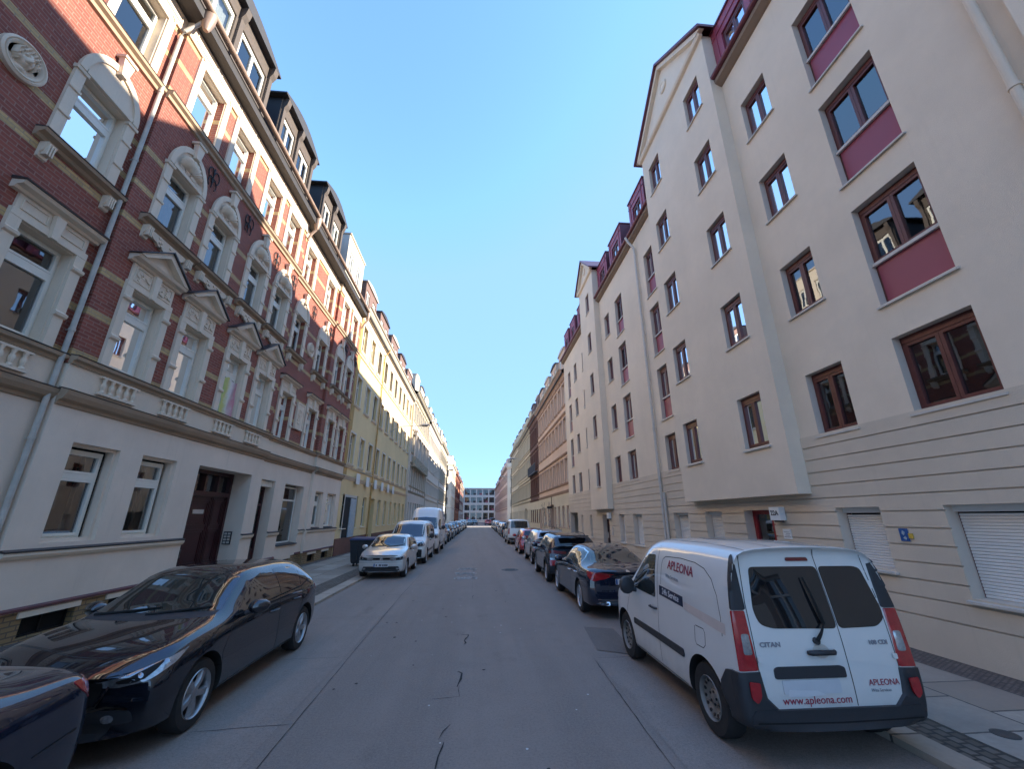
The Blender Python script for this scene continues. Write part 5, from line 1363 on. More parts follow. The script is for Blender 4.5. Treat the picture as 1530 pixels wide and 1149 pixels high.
def mazda_parts(sp, bvh):
    o = []
    o.append(pmesh('windscreen', patch(bvh, 'F', [(-.70, 1.035), (-.35, 1.03), (0, 1.03), (.35, 1.03), (.70, 1.035), (.58, 1.33), (.3, 1.385), (0, 1.395), (-.3, 1.385), (-.58, 1.33)], off=.004, cell=.05), 'cglass'))
    o.append(pmesh('rear_window', patch(bvh, 'B', [(-.56, 1.06), (0, 1.04), (.56, 1.06), (.46, 1.33), (0, 1.36), (-.46, 1.33)], off=.004, r=.05), 'cglass2'))
    o.append(pmesh('front_side_window', both(bvh, [(.66, .965), (.36, 1.17), (.12, 1.29), (-.10, 1.335), (-.40, 1.345), (-.43, .99)], off=.004, r=.02), 'cglass'))
    o.append(pmesh('rear_side_window', both(bvh, [(-.49, .99), (-.46, 1.345), (-.80, 1.34), (-1.10, 1.30), (-1.22, 1.26), (-1.14, 1.015)], off=.004, r=.025), 'cglass2'))
    o.append(pmesh('quarter_window', both(bvh, [(-1.19, 1.02), (-1.27, 1.245), (-1.50, 1.14), (-1.54, 1.09), (-1.50, 1.06)], off=.004, r=.015), 'cglass2'))
    o.append(pmesh('window_trim', [ribbon(bvh, s, [(.74, .945), (-.43, .975), (-1.2, 1.0), (-1.56, 1.06)], w=.016, off=.006) for s in 'RL'], 'seam'))
    o += front_end(bvh, [(1.24, .64), (1.0, .71), (.75, .775), (.5, .84), (.62, .75), (.80, .665), (1.0, .605), (1.2, .60)], [(-.42, .66), (.42, .66), (.34, .42), (0, .38), (-.34, .42)], [(-.55, .33), (.55, .33), (.5, .22), (-.5, .22)],
        None, .30, 'L  MA 3310', chrome=[(-.46, .62), (-.38, .46), (0, .385), (.38, .46), (.46, .62)])
    o.append(pmesh('fog_surround', corner(bvh, 'F', [(1.18, .43), (.90, .43), (.86, .33), (1.14, .29)], off=.003, r=.04), 'plastic', (('fog_lamp', corner(bvh, 'F', [(1.03 + .04 * math.cos(a), .36 + .035 * math.sin(a)) for a in [k * .628 for k in range(10)]], off=.012), 'lens'), ('chrome_arc', [ribbon(bvh, s, [(1.17, .425), (1.05, .455), (.92, .435)], w=.02, off=.01) for s in ('FR', 'FL')], 'chrome'))))
    o.append(pmesh('tail_light', corner(bvh, 'B', [(1.2, .90), (.95, .94), (.70, .95), (.78, .85), (.9, .81), (1.15, .80)], off=.007, r=.02), 'tail'))
    o.append(plate(bvh, 'B', 0, .72, 'L  MA 3310'))
    o.append(pmesh('rear_bumper_trim', patch(bvh, 'B', [(-.6, .42), (.6, .42), (.5, .3), (-.5, .3)], off=.006, r=.04), 'plastic'))
    o.append(pmesh('panel_gaps', seams(bvh, [[(.93, .28), (.98, .62), (.78, .90)], [(-.45, .28), (-.46, .96)], [(-1.06, .5), (-.98, .36), (-1.0, .28)], [(-1.06, .5), (-1.26, .80), (-1.2, .99)], [(.90, .27), (-1.0, .27)], [(1.62, .70), (1.10, .88), (.80, .93)]],
        [[(-.78, .74), (-.4, .705), (0, .695), (.4, .705), (.78, .74)]], [[(-.72, 1.0), (-.7, .6), (.7, .6), (.72, 1.0)]]), 'seam'))
    o += handles(bvh, [(-.28, .80), (-1.02, .84)]); o.append(lower_trim(bvh, sp, .24))
    o.append(pmesh('windscreen_wiper', [wiper(bvh, 'F', (.62, 1.02), (-.05, 1.075)), wiper(bvh, 'F', (.02, 1.02), (-.60, 1.07))], 'seam'))
    o.append(pmesh('cowl', patch(bvh, 'F', [(-.70, .995), (0, .99), (.70, .995), (.70, 1.03), (0, 1.028), (-.70, 1.03)], off=.003), 'plastic'))
    return o
def merc_parts(sp, bvh):
    o = []
    o.append(pmesh('windscreen', patch(bvh, 'F', [(-.70, 1.04), (0, 1.04), (.70, 1.04), (.56, 1.33), (0, 1.39), (-.56, 1.33)], off=.004, cell=.05), 'cglass'))
    o.append(pmesh('rear_window', patch(bvh, 'B', [(-.62, 1.08), (0, 1.07), (.62, 1.08), (.48, 1.33), (0, 1.37), (-.48, 1.33)], off=.004, r=.04, cell=.05), 'cglass'))
    o.append(pmesh('front_side_window', both(bvh, [(.72, .965), (.40, 1.14), (.08, 1.28), (-.12, 1.32), (-.34, 1.33), (-.37, .98)], off=.004, r=.02), 'cglass'))
    o.append(pmesh('rear_side_window', both(bvh, [(-.42, .98), (-.39, 1.33), (-.75, 1.305), (-1.02, 1.22), (-1.12, 1.10), (-1.06, 1.0)], off=.004, r=.03), 'cglass2'))
    o.append(pmesh('window_chrome', [ribbon(bvh, s, [(.80, .945), (-.4, .965), (-1.08, .985), (-1.19, 1.04), (-1.14, 1.16), (-1.0, 1.27), (-.7, 1.335), (-.3, 1.352), (0, 1.33), (.4, 1.17), (.76, .965)], w=.014, off=.006) for s in 'RL'], 'chrome'))
    o += front_end(bvh, [(1.28, .68), (1.0, .73), (.74, .75), (.82, .65), (1.0, .60), (1.25, .60)], [(-.42, .70), (.42, .70), (.34, .48), (-.34, .48)], [(-.7, .40), (.7, .40), (.6, .24), (-.6, .24)], None, .42, 'L  MC 4110', chrome=[(-.4, .6), (.4, .6)])
    o.append(pmesh('tail_light', corner(bvh, 'B', [(1.32, .88), (1.1, .925), (.74, .95), (.80, .86), (.95, .755), (1.15, .79)], off=.008, r=.03, cell=.05), 'tail'))
    o.append(plate(bvh, 'B', 0, .74, 'L  MR 4110'))
    o.append(pmesh('boot_chrome_strip', ribbon(bvh, 'B', [(-.40, .865), (.40, .865)], w=.022, off=.014), 'chrome'))
    o.append(pmesh('bumper_trim', patch(bvh, 'B', [(-.62, .40), (.62, .40), (.5, .26), (-.5, .26)], off=.004, r=.04), 'plastic', (('exhaust', bothf(bvh, 'B', [(.42, .35), (.66, .35), (.62, .28), (.44, .28)], off=.02, r=.03), 'chrome'), ('diffuser_chrome', ribbon(bvh, 'B', [(-.68, .395), (-.4, .375), (.4, .375), (.68, .395)], w=.014, off=.014), 'chrome'))))
    o.append(pmesh('emblem', patch(bvh, 'B', [(.045 * math.cos(a), .95 + .04 * math.sin(a)) for a in [k * .524 for k in range(12)]], off=.012), 'chrome'))
    o.append(pmesh('sill_chrome', [ribbon(bvh, s, [(1.1, .235), (-.85, .235)], w=.022, off=.01) for s in 'RL'], 'chrome'))
    o.append(pmesh('panel_gaps', seams(bvh, [[(1.02, .28), (1.06, .62), (.86, .92)], [(-.39, .28), (-.39, .95)], [(-1.0, .5), (-.92, .36), (-.93, .28)], [(-1.0, .5), (-1.14, .80), (-1.1, .99)], [(1.0, .26), (-.92, .26)], [(1.9, .70), (1.3, .88), (.84, .93)], [(-2.3, .66), (-1.66, .60)]],
        [[(-.8, .76), (0, .74), (.8, .76)]], [[(-.70, 1.0), (-.43, .93), (-.40, .66), (.40, .66), (.43, .93), (.70, 1.0)]]), 'seam'))
    o += handles(bvh, [(-.24, .80), (-1.0, .83)], 'chrome'); o.append(lower_trim(bvh, sp, .22))
    return o
def suv_parts(sp, bvh):
    o = []
    o.append(pmesh('windscreen', patch(bvh, 'F', [(-.68, 1.10), (0, 1.10), (.68, 1.10), (.57, 1.44), (0, 1.49), (-.57, 1.44)], off=.004), 'cglass'))
    o.append(pmesh('rear_window', patch(bvh, 'B', [(-.60, 1.12), (0, 1.08), (.60, 1.12), (.52, 1.40), (0, 1.43), (-.52, 1.40)], off=.005, r=.06), 'cglass2'))
    sp_ = MB(); sp_.k = 0
    q = MB(); q.prof(Fr(0, 1), -2.12, -1.78, [(-.50, 1.475), (.50, 1.475), (.46, 1.515), (-.46, 1.515)]); o.append(pmesh('roof_spoiler', q, 'PAINT'))
    o.append(pmesh('front_side_window', both(bvh, [(.68, 1.03), (.30, 1.26), (.10, 1.37), (-.32, 1.40), (-.34, 1.05)], off=.004, r=.02), 'cglass'))
    o.append(pmesh('rear_side_window', both(bvh, [(-.40, 1.05), (-.38, 1.40), (-.90, 1.38), (-1.18, 1.30), (-1.10, 1.08)], off=.004, r=.03), 'cglass2'))
    o.append(pmesh('quarter_window', both(bvh, [(-1.17, 1.10), (-1.25, 1.29), (-1.55, 1.22), (-1.52, 1.16)], off=.004, r=.02), 'cglass2'))
    o += front_end(bvh, [(1.14, .70), (.85, .76), (.6, .76), (.68, .64), (1.1, .60)], [(-.38, .74), (.38, .74), (.30, .50), (-.30, .50)], [(-.66, .42), (.66, .42), (.6, .26), (-.6, .26)], None, .40, 'L  KW 219')
    o.append(pmesh('tail_light', corner(bvh, 'B', [(1.16, .98), (.85, 1.03), (.60, 1.04), (.70, .93), (1.14, .91)], off=.008, r=.02), 'taildk'))
    o.append(pmesh('reversing_lamp', bothf(bvh, 'B', [(.62, .72), (.84, .74), (.84, .56), (.66, .56)], off=.02, r=.03), 'tail', (('lamp_cluster', bothf(bvh, 'B', [(.60, .78), (.82, .80), (.82, .74), (.62, .73)], off=.022, r=.01), 'lens'),)))
    o.append(plate(bvh, 'B', 0, .78, 'L  KW 219'))
    o.append(pmesh('bumper_cladding', join(patch(bvh, 'B', [(-.80, .52), (.80, .52), (.78, .27), (-.78, .27)], off=.012, r=.05), *corner(bvh, 'B', [(1.0, .54), (.6, .60), (.55, .26), (1.0, .27)], off=.013)), 'plastic'))
    r, f, a = sp['ry'], sp['fy'], sp['wr']
    for s in ():
        pass
    arc = []
    for c in (r, f):
        P = [(c + (a + .10) * math.cos(t), a + (a + .10) * math.sin(t)) for t in [-.25 + (math.pi + .5) * i / 14 for i in range(15)]]
        arc.append([ribbon(bvh, s, P, w=.07, off=.012) for s in 'RL'])
    o.append(pmesh('arch_cladding', join(*arc), 'plastic')); o.append(lower_trim(bvh, sp, .36))
    o.append(pmesh('panel_gaps', seams(bvh, [[(.95, .38), (.98, .7), (.80, .98)], [(-.37, .38), (-.37, 1.03)], [(-1.0, .62), (-1.22, .9), (-1.13, 1.06)], [(1.75, .72), (1.2, .96), (.8, 1.01)]], [[(-.8, .78), (0, .80), (.8, .78)]], [[(-.76, 1.1), (-.78, .58), (.78, .58), (.76, 1.1)]]), 'seam'))
    o += handles(bvh, [(-.22, .88), (-1.0, .92)])
    o.append(pmesh('roof_rail', [tube_on(bvh, s * .52, 0.1, -1.5) for s in (-1, 1)], 'plastic'))
    return o
def tube_on(bvh, x, y0, y1):
    mb = MB(); P = []
    for i in range(9):
        y = y0 + (y1 - y0) * i / 8; h = bvh.ray_cast(Vector((x, y, 3)), Vector((0, 0, -1)))[0]
        P.append((h.x, h.y, h.z + (.035 if 0 < i < 8 else .0)))
    mb.tube(P, .014, 6); return mb
def polo_parts(sp, bvh):
    o = []
    o.append(pmesh('windscreen', patch(bvh, 'F', [(-.66, 1.04), (0, 1.035), (.66, 1.04), (.55, 1.34), (0, 1.395), (-.55, 1.34)], off=.004), 'cglass'))
    o.append(pmesh('rear_window', patch(bvh, 'B', [(-.56, 1.06), (0, 1.03), (.56, 1.06), (.48, 1.34), (0, 1.36), (-.48, 1.34)], off=.005, r=.06), 'cglass2'))
    o.append(pmesh('front_side_window', both(bvh, [(.70, .97), (.36, 1.16), (.14, 1.30), (-.26, 1.335), (-.28, .985)], off=.004, r=.02), 'cglass'))
    o.append(pmesh('rear_side_window', both(bvh, [(-.34, .985), (-.32, 1.335), (-.85, 1.315), (-1.12, 1.22), (-1.08, 1.01)], off=.004, r=.03), 'cglass2'))
    o += front_end(bvh, [(1.08, .68), (.85, .735), (.58, .79), (.56, .70), (.75, .62), (1.05, .60)], [(-.46, .71), (.46, .71), (.44, .62), (-.44, .62)], [(-.62, .42), (.62, .42), (.68, .25), (-.68, .25)], [(.53, .37), (.66, .375), (.66, .32), (.55, .32)], .46, 'L  PO 507', chrome=[(-.4, .63), (.4, .63)])
    o.append(pmesh('tail_light', corner(bvh, 'B', [(1.02, .92), (.8, .96), (.58, .96), (.64, .80), (.98, .76)], off=.008, r=.03), 'tail'))
    o.append(plate(bvh, 'B', 0, .66, 'L  PO 507'))
    o.append(pmesh('bumper_trim', patch(bvh, 'B', [(-.6, .38), (.6, .38), (.5, .28), (-.5, .28)], off=.006, r=.04), 'plastic'))
    o.append(pmesh('panel_gaps', seams(bvh, [[(.92, .30), (.94, .62), (.78, .92)], [(-.31, .30), (-.31, .96)], [(-.9, .55), (-1.12, .82), (-1.1, .99)], [(1.6, .72), (1.2, .9), (.8, .95)], [(.9, .28), (-.88, .28)]], [[(-.74, .78), (0, .765), (.74, .78)], [(-.74, .56), (0, .55), (.74, .56)]], [[(-.68, 1.0), (-.68, .58), (.68, .58), (.68, 1.0)]]), 'seam'))
    o += handles(bvh, [(-.18, .82), (-.98, .85)]); o.append(lower_trim(bvh, sp, .24))
    o.append(pmesh('windscreen_wiper', [wiper(bvh, 'F', (.58, 1.03), (-.05, 1.08)), wiper(bvh, 'F', (.02, 1.03), (-.56, 1.08))], 'seam'))
    return o
def citan_parts(sp, bvh):
    o = []
    gl = patch(bvh, 'B', [(-.60, 1.12), (-.48, 1.085), (.178, 1.075), (.162, 1.62), (-.575, 1.62), (-.635, 1.24)], off=.004, r=.05)
    gr = patch(bvh, 'B', [(.198, 1.075), (.60, 1.085), (.70, 1.15), (.705, 1.24), (.63, 1.60), (.56, 1.62), (.182, 1.62)], off=.004, r=.05)
    o.append(pmesh('rear_window', gl, 'cglass2')); o.append(pmesh('rear_window', gr, 'cglass2'))
    o.append(pmesh('brake_light', patch(bvh, 'B', [(-.15, 1.67), (.10, 1.67), (.09, 1.705), (-.14, 1.705)], off=.012, r=.015), 'taildk'))
    o.append(pmesh('windscreen', patch(bvh, 'F', [(-.74, 1.15), (0, 1.15), (.74, 1.15), (.68, 1.66), (0, 1.72), (-.68, 1.66)], off=.004), 'cglass'))
    o.append(pmesh('front_side_window', both(bvh, [(.82, 1.08), (.70, 1.22), (.38, 1.52), (.25, 1.585), (-.06, 1.60), (-.09, 1.06)], off=.004, r=.05), 'cglass'))
    # black corner strips, tall tail lamps
    cs = corner(bvh, 'B', [(.80, 1.245), (.68, 1.245), (.685, 1.50), (.71, 1.72), (.735, 1.745), (.755, 1.70), (.78, 1.45)], off=.016, r=.02, cell=.02)
    o.append(pmesh('corner_strip', cs, 'plastic'))
    tl = corner(bvh, 'B', [(.838, .755), (.70, .75), (.69, 1.0), (.68, 1.24), (.79, 1.24), (.82, .95)], off=.014, r=.015, cell=.02)
    o.append(pmesh('tail_light', tl, 'tail', (('reversing_lens', corner(bvh, 'B', [(.815, .88), (.755, .88), (.748, 1.05), (.80, 1.05)], off=.02, r=.02), 'lens'),)))
    o.append(pmesh('door_hinge', bothf(bvh, 'B', [(.66, .82), (.70, .82), (.70, .865), (.66, .865)], off=.022, r=.01), 'PAINT'))
    # bumper
    bp = join(patch(bvh, 'B', [(-.80, .455), (0, .455), (.80, .455), (.84, .40), (.84, .26), (.6, .24), (-.6, .24), (-.84, .26), (-.84, .40)], off=.031, edge=.04),
              *corner(bvh, 'B', [(.845, .745), (.62, .735), (.52, .58), (.50, .25), (1.0, .25), (.93, .46), (.87, .54)], off=.03, edge=.03, cell=.04), *both(bvh, [(-1.78, .735), (-1.70, .72), (-1.60, .60), (-1.555, .42), (-1.56, .25), (-1.80, .25)], off=.024, edge=.03))
    o.append(pmesh('rear_bumper', bp, 'plastic', (('reflector', bothf(bvh, 'B', [(.73, .67), (.83, .68), (.83, .55), (.78, .51), (.74, .56)], off=.045, r=.02), 'tail'), ('bumper_step', ribbon(bvh, 'B', [(-.8, .36), (0, .35), (.8, .36)], w=.012, off=.036), 'seam'))))
    o.append(pmesh('side_moulding', both(bvh, [(.72, .58), (.72, .66), (-.82, .65), (-.84, .60), (-.82, .565)], off=.012, edge=.02, r=.02), 'plastic'))
    o.append(pmesh('plate_recess', patch(bvh, 'B', [(-.56, .685), (.14, .685), (.14, .765), (.10, .78), (-.52, .78), (-.56, .765)], off=.012, r=.02), 'plastic'))
    o.append(pmesh('number_plate', patch(bvh, 'B', [(-.50, .565), (.06, .565), (.06, .675), (-.50, .675)], off=.008, r=.015), 'plate', (('scuffed_sticker', patch(bvh, 'B', [(-.47, .55), (-.30, .545), (-.1, .555), (-.18, .59), (-.45, .60)], off=.0095, edge=.001), 'textw'),)))
    # lettering
    o.append(pmesh('lettering', textp(bvh, 'B', 'www.apleona.com', .09, -.19, .515, .005, .0), 'textred', (), False))
    o.append(pmesh('lettering', textp(bvh, 'B', 'APLEONA', .07, .50, .635, .005, .0), 'textred', (), False))
    o.append(pmesh('lettering', textp(bvh, 'B', 'Wita Services', .036, .455, .575, .005), 'textgrey', (), False))
    o.append(pmesh('lettering', textp(bvh, 'B', 'CITAN', .055, -.545, .955, .006, .002, 1.25), 'textgrey', (), False))
    o.append(pmesh('lettering', textp(bvh, 'B', '108 CDI', .05, .55, .955, .006, .002, 1.15), 'textgrey', (), False))
    o.append(pmesh('lettering', textp(bvh, 'L', 'APLEONA', .15, -.80, 1.50, .005, .001, 1.0, -.03), 'textred', (), False))
    o.append(pmesh('lettering', textp(bvh, 'L', 'Wita Services', .062, -.60, 1.37, .005, 0, 1.0, -.03), 'textgrey', (), False))
    o.append(pmesh('faded_band', patch(bvh, 'L', [(-.90, 1.075), (-.90, 1.155), (-1.72, 1.10), (-1.72, 1.0)], off=.003, edge=0), 'pinkband'))
    o.append(pmesh('sticker', patch(bvh, 'L', [(-.22, 1.12), (-.88, 1.09), (-.88, 1.20), (-.22, 1.235)], off=.004, edge=.002), 'navy', (('lettering', textp(bvh, 'L', '24h Service', .10, -.55, 1.165, .006, .001, 1.0, -.04), 'textw'),), False))
    o.append(pmesh('panel_gaps', seams(bvh, [[(-.14, .30), (-.16, 1.05), (-.15, 1.72)], [(.95, .30), (.98, .75), (.86, 1.05)], [(.92, .29), (-.80, .29)], [(-.27, 1.25), (-.28, 1.50), (-.31, 1.565), (-.38, 1.60), (-.8, 1.615), (-1.15, 1.60), (-1.35, 1.56), (-1.5, 1.47), (-1.6, 1.33), (-1.65, 1.15), (-1.66, .98)]],
        [[(-.8, .86), (0, .88), (.8, .86)]], [[(.195, .46), (.187, 1.1), (.165, 1.78)], [(-.70, .47), (-.70, 1.3), (-.66, 1.76)], [(.70, .47), (.70, 1.3), (.66, 1.76)]], [[(-.60, -1.8), (-.60, .1)], [(-.30, -1.8), (-.30, .2)], [(.30, -1.8), (.30, .2)], [(.60, -1.8), (.60, .1)]]), 'seam'))
    o.append(pmesh('fuel_flap', join(ribbon(bvh, 'L', [(-1.13, .96), (-1.13, .82), (-1.16, .785), (-1.30, .785), (-1.34, .82), (-1.34, .93), (-1.31, .965), (-1.15, .965)], w=.008)), 'seam'))
    hm = MB(); hy = bvh.ray_cast(Vector((-.10, -5, .85)), Vector((0, 1, 0)))[0].y
    hm.tube([(-.19, hy - .005, .885), (-.17, hy - .035, .89), (.05, hy - .04, .892), (.08, hy - .005, .89)], [.018, .024, .022, .018], 8)
    o.append(pmesh('rear_door_handle', hm, 'plastic', (('handle_recess', patch(bvh, 'B', [(-.05 + .085 * math.cos(a), .895 + .06 * math.sin(a)) for a in [k * .4488 for k in range(14)]], off=.002, edge=0), 'sill'),)))
    o.append(pmesh('rear_wiper', join(wiper(bvh, 'B', (-.08, .985), (.03, 1.12)), wiper(bvh, 'B', (.03, 1.12), (-.04, 1.52))), 'seam', (('wiper_hub', patch(bvh, 'B', [(-.08 + .03 * math.cos(a), .98 + .03 * math.sin(a)) for a in [k * .785 for k in range(8)]], off=.03, edge=.03), 'plastic'),)))
    o += handles(bvh, [(-.02, .93)], 'plastic')
    o += front_end(bvh, [(1.0, .84), (.75, .94), (.5, .98), (.5, .80), (.7, .72), (.98, .70)], [(-.40, .84), (.40, .84), (.34, .66), (-.34, .66)], [(-.7, .46), (.7, .46), (.7, .26), (-.7, .26)], None, .50, 'L  AP 108')
    return o
def van_parts(sp, bvh):
    H = sp['H']; L2 = sp['L'] / 2; b, t = sp['ws']; o = []; W = sp['W'] / 2
    o.append(pmesh('windscreen', patch(bvh, 'F', [(-W * .80, b), (0, b - .01), (W * .80, b), (W * .74, t - .05), (0, t), (-W * .74, t - .05)], off=.004, r=.04), 'cglass'))
    s0 = sp['sw']; o.append(pmesh('front_side_window', both(bvh, s0, off=.004, r=.05), 'cglass'))
    if sp.get('sw2'):
        for k in sp['sw2']: o.append(pmesh('rear_side_window', both(bvh, k, off=.004, r=.05), 'cglass2'))
    o.append(pmesh('rear_window', patch(bvh, 'B', [(-W * .74, b + .05), (W * .74, b + .05), (W * .68, t - .02), (-W * .68, t - .02)], off=.005, r=.06), 'cglass2'))
    hz = sp['hz']
    o += front_end(bvh, sp['hl'], [(-W * .5, hz + .08), (W * .5, hz + .08), (W * .48, hz - .05), (-W * .48, hz - .05)], [(-W * .8, hz - .2), (W * .8, hz - .2), (W * .8, .27), (-W * .8, .27)], None, .50, 'L  VT 552')
    o.append(pmesh('tail_light', bothf(bvh, 'B', [(W * .84, .80), (W * .95, .80), (W * .93, 1.25), (W * .84, 1.25)], off=.01, r=.02), 'tail'))
    o.append(plate(bvh, 'B', -.1, .74, 'L  VT 552'))
    o.append(pmesh('rear_bumper', patch(bvh, 'B', [(-W * .97, .52), (W * .97, .52), (W * .95, .27), (-W * .95, .27)], off=.03, edge=.03, r=.03), 'plastic'))
    f, r = sp['fy'], sp['ry']
    o.append(pmesh('side_moulding', both(bvh, [(f - .5, .52), (f - .5, .60), (r + .45, .60), (r + .45, .52)], off=.012, edge=.02), 'plastic'))
    d1, d2 = sp['doors']
    o.append(pmesh('panel_gaps', seams(bvh, [[(d1, .32), (d1 + .02, b - .05)], [(d2, .32), (d2, t + .05)], [(d2 - 1.1, .36), (d2 - 1.1, t + .05)], [(d1, .31), (d2 - 1.1, .31)]], [[(-W * .82, hz + .17), (0, hz + .2), (W * .82, hz + .17)]], [[(0, .52), (0, H - .1)]]), 'seam'))
    o += handles(bvh, [(d2 + .12, 1.0), (d2 - .2, 1.0)], 'plastic')
    return o
